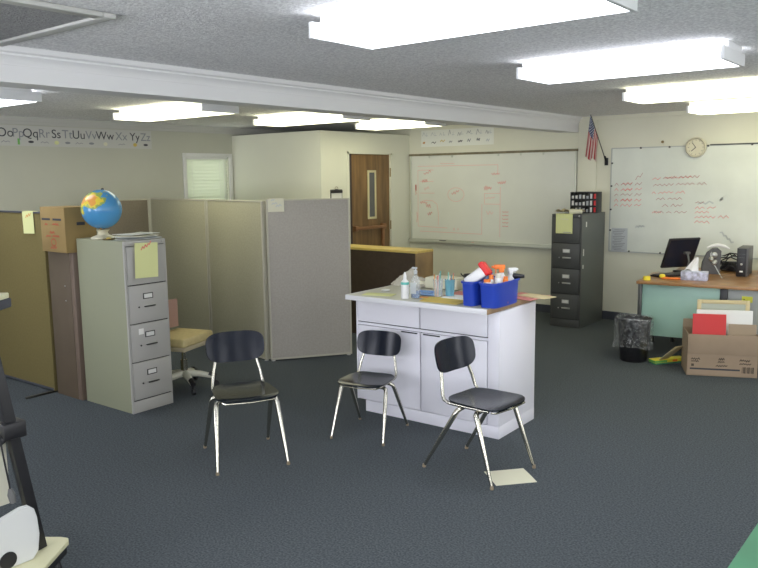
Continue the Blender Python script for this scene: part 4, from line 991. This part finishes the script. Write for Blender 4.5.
# slanted leg
b = B(); p0 = Vector(L(1.492, .206)); p1 = Vector(L(1.330, 1.264))
dd_ = (p1-p0); Lg = dd_.length; rot_ = Vector((0, 0, 1)).rotation_difference(dd_).to_matrix().to_4x4()
SK = Matrix.Translation((0, .155, 0)) @ Matrix.Rotation(R(37), 4, 'Z') @ Matrix.Translation((0, -.155, 0))
b.box(-.024, .024, -.022, .022, 0, Lg, M['blackmetal'], .004, Matrix.Translation(p0) @ rot_); b.make('leg', None, cr)
b = B(); b.box(-.024, .024, -.022, .022, 0, Lg, M['blackmetal'], .004, Matrix.Translation(p0+Vector((-.20, -.50, 0))) @ rot_); b.make('leg', None, cr)
B().box(-.040, .045, -.090, .005, .725, .795, M['black'], .008).make('clamp', None, cr)
B().tube([(.02, -.05, .75), (.02, -.13, .705), (.02, -.42, .50)], .016, M['blackmetal'], 8).make('cross_arm', None, cr)
B().prism([(-.55, -.75), (.03, -.75), (.03, .125), (.015, .155), (-.02, .165), (-.55, .165)], .185, .205, M['cream_top'], SK, .003).make('lower_shelf', None, cr)
B().prism([(-.54, -.74), (.022, -.74), (.022, .12), (-.03, .155), (-.54, .155)], .150, .185, M['black'], SK).make('shelf_rim', None, cr)
for x_, y_l in ((-.5, -.65), (.0, -.65), (-.5, .10), (-.02, .10)):
    q = SK @ Vector((x_, y_l, 0)); B().lathe([(0, 0), (.03, 0), (.034, .02), (.034, .06), (.02, .10), (.012, .15), (0, .15)], M['black'], 14, c=(q.x, q.y, 0)).make('caster', None, cr)
TS = Matrix.Translation((0, -.200, .008)) @ SK
B().box(-.55, .04, -.75, .160, 1.300, 1.322, M['cream_top'], .004, TS).make('top_shelf', None, cr)
B().box(-.55, .045, -.75, .166, 1.262, 1.300, M['vinyl'], .006, TS).make('top_rim', None, cr)
B().box(-.012, .012, -.60, -.050, .43, .775, M['cream'], .01, Matrix.Translation((-.04, 0, 0))).make('side_panel', None, cr)
cc = thing('hanging_cord', 'thin black cord with a plug hanging along the cart', 'cord', (-3.05, 1.45, 0))
B().tube([(.0, -.10, 1.26), (.01, -.115, .95), (.02, -.125, .82), (.035, -.118, .68), (.03, -.102, .56), (.03, -.100, .53)], .004, M['black'], 6).make('wire', None, cc)
B().tube([(.03, -.100, .54), (.032, -.098, .515), (.034, -.094, .48)], [.008, .016, .013], M['computer'], 8).make('plug', None, cc)
# white moulded panel standing on the lower shelf
wpn = thing('plastic_guard', 'white moulded panel with a round black hole on the lower cart shelf', 'panel', (-3.03, 1.402, .2055))
out = [(-.50, 0), (.02, 0), (.045, .03), (.055, .10), (.050, .175), (.040, .215), (.015, .238), (-.02, .240), (-.14, .205), (-.50, .10)]
B().prism([(y, z) for y, z in out], -.012, .012, mat('guard_white', (.60, .61, .60), .4), Matrix(((0, 0, 1, 0), (1, 0, 0, 0), (0, 1, 0, 0), (0, 0, 0, 1))), .006).make('moulding', None, wpn)
B().lathe([(0, 0), (.034, 0), (.036, .003), (.024, .004), (0, .002)], M['black'], 24, Matrix.Translation((.0122, -.085, .040)) @ Matrix.Rotation(R(90), 4, 'Y')).make('round_hole', None, wpn)

# near right: corner of a green table
gt = thing('green_table', 'corner of a green topped table cut off at the lower right', 'table', (-.485, 1.6, 0))
B().box(0, .9, -.6, 1.45, .700, .718, M['green_top'], .002).make('tabletop', None, gt)
B().box(-.004, .904, -.604, 1.454, .694, .7005, M['black'], .002).make('edge_band', None, gt)
for x, y in ((.08, -.5), (.78, -.5), (.08, 1.34), (.78, 1.34)): B().tube([(x, y, .0), (x, y, .70)], .016, M['chrome'], 12).make('leg', None, gt)

# ------------------------------------------------------------------ world, camera
w = bpy.data.worlds.new('world'); SC.world = w; w.use_nodes = True
bgn = w.node_tree.nodes['Background']; bgn.inputs['Color'].default_value = (.95, .97, .92, 1); bgn.inputs['Strength'].default_value = 3.8

cam = bpy.data.cameras.new('camera'); co = bpy.data.objects.new('camera', cam); COL.objects.link(co)
f, yaw, pitch, roll, hh = 762.0769, .678, .1402, -.012, 1.7757
cam.sensor_width = 36; cam.lens = f*36/758; cam.clip_start = .02; cam.clip_end = 100
fw_ = Vector((-math.sin(yaw)*math.cos(pitch), math.cos(yaw)*math.cos(pitch), -math.sin(pitch)))
r_ = Vector((math.cos(yaw), math.sin(yaw), 0)); u_ = r_.cross(fw_)
r2 = r_*math.cos(roll)+u_*math.sin(roll); u2 = -r_*math.sin(roll)+u_*math.cos(roll)
mw = Matrix((r2, u2, -fw_)).transposed().to_4x4(); mw.translation = (0, 0, hh)
co.matrix_world = mw
SC.camera = co
SC.view_settings.view_transform = 'Standard'; SC.view_settings.look = 'None'
SC.view_settings.exposure = 0.28; SC.view_settings.gamma = 1; SC.view_settings.use_curve_mapping = False
SC.cycles.max_bounces = 8; SC.cycles.diffuse_bounces = 5; SC.cycles.caustics_reflective = False
SC.cycles.sample_clamp_indirect = 6
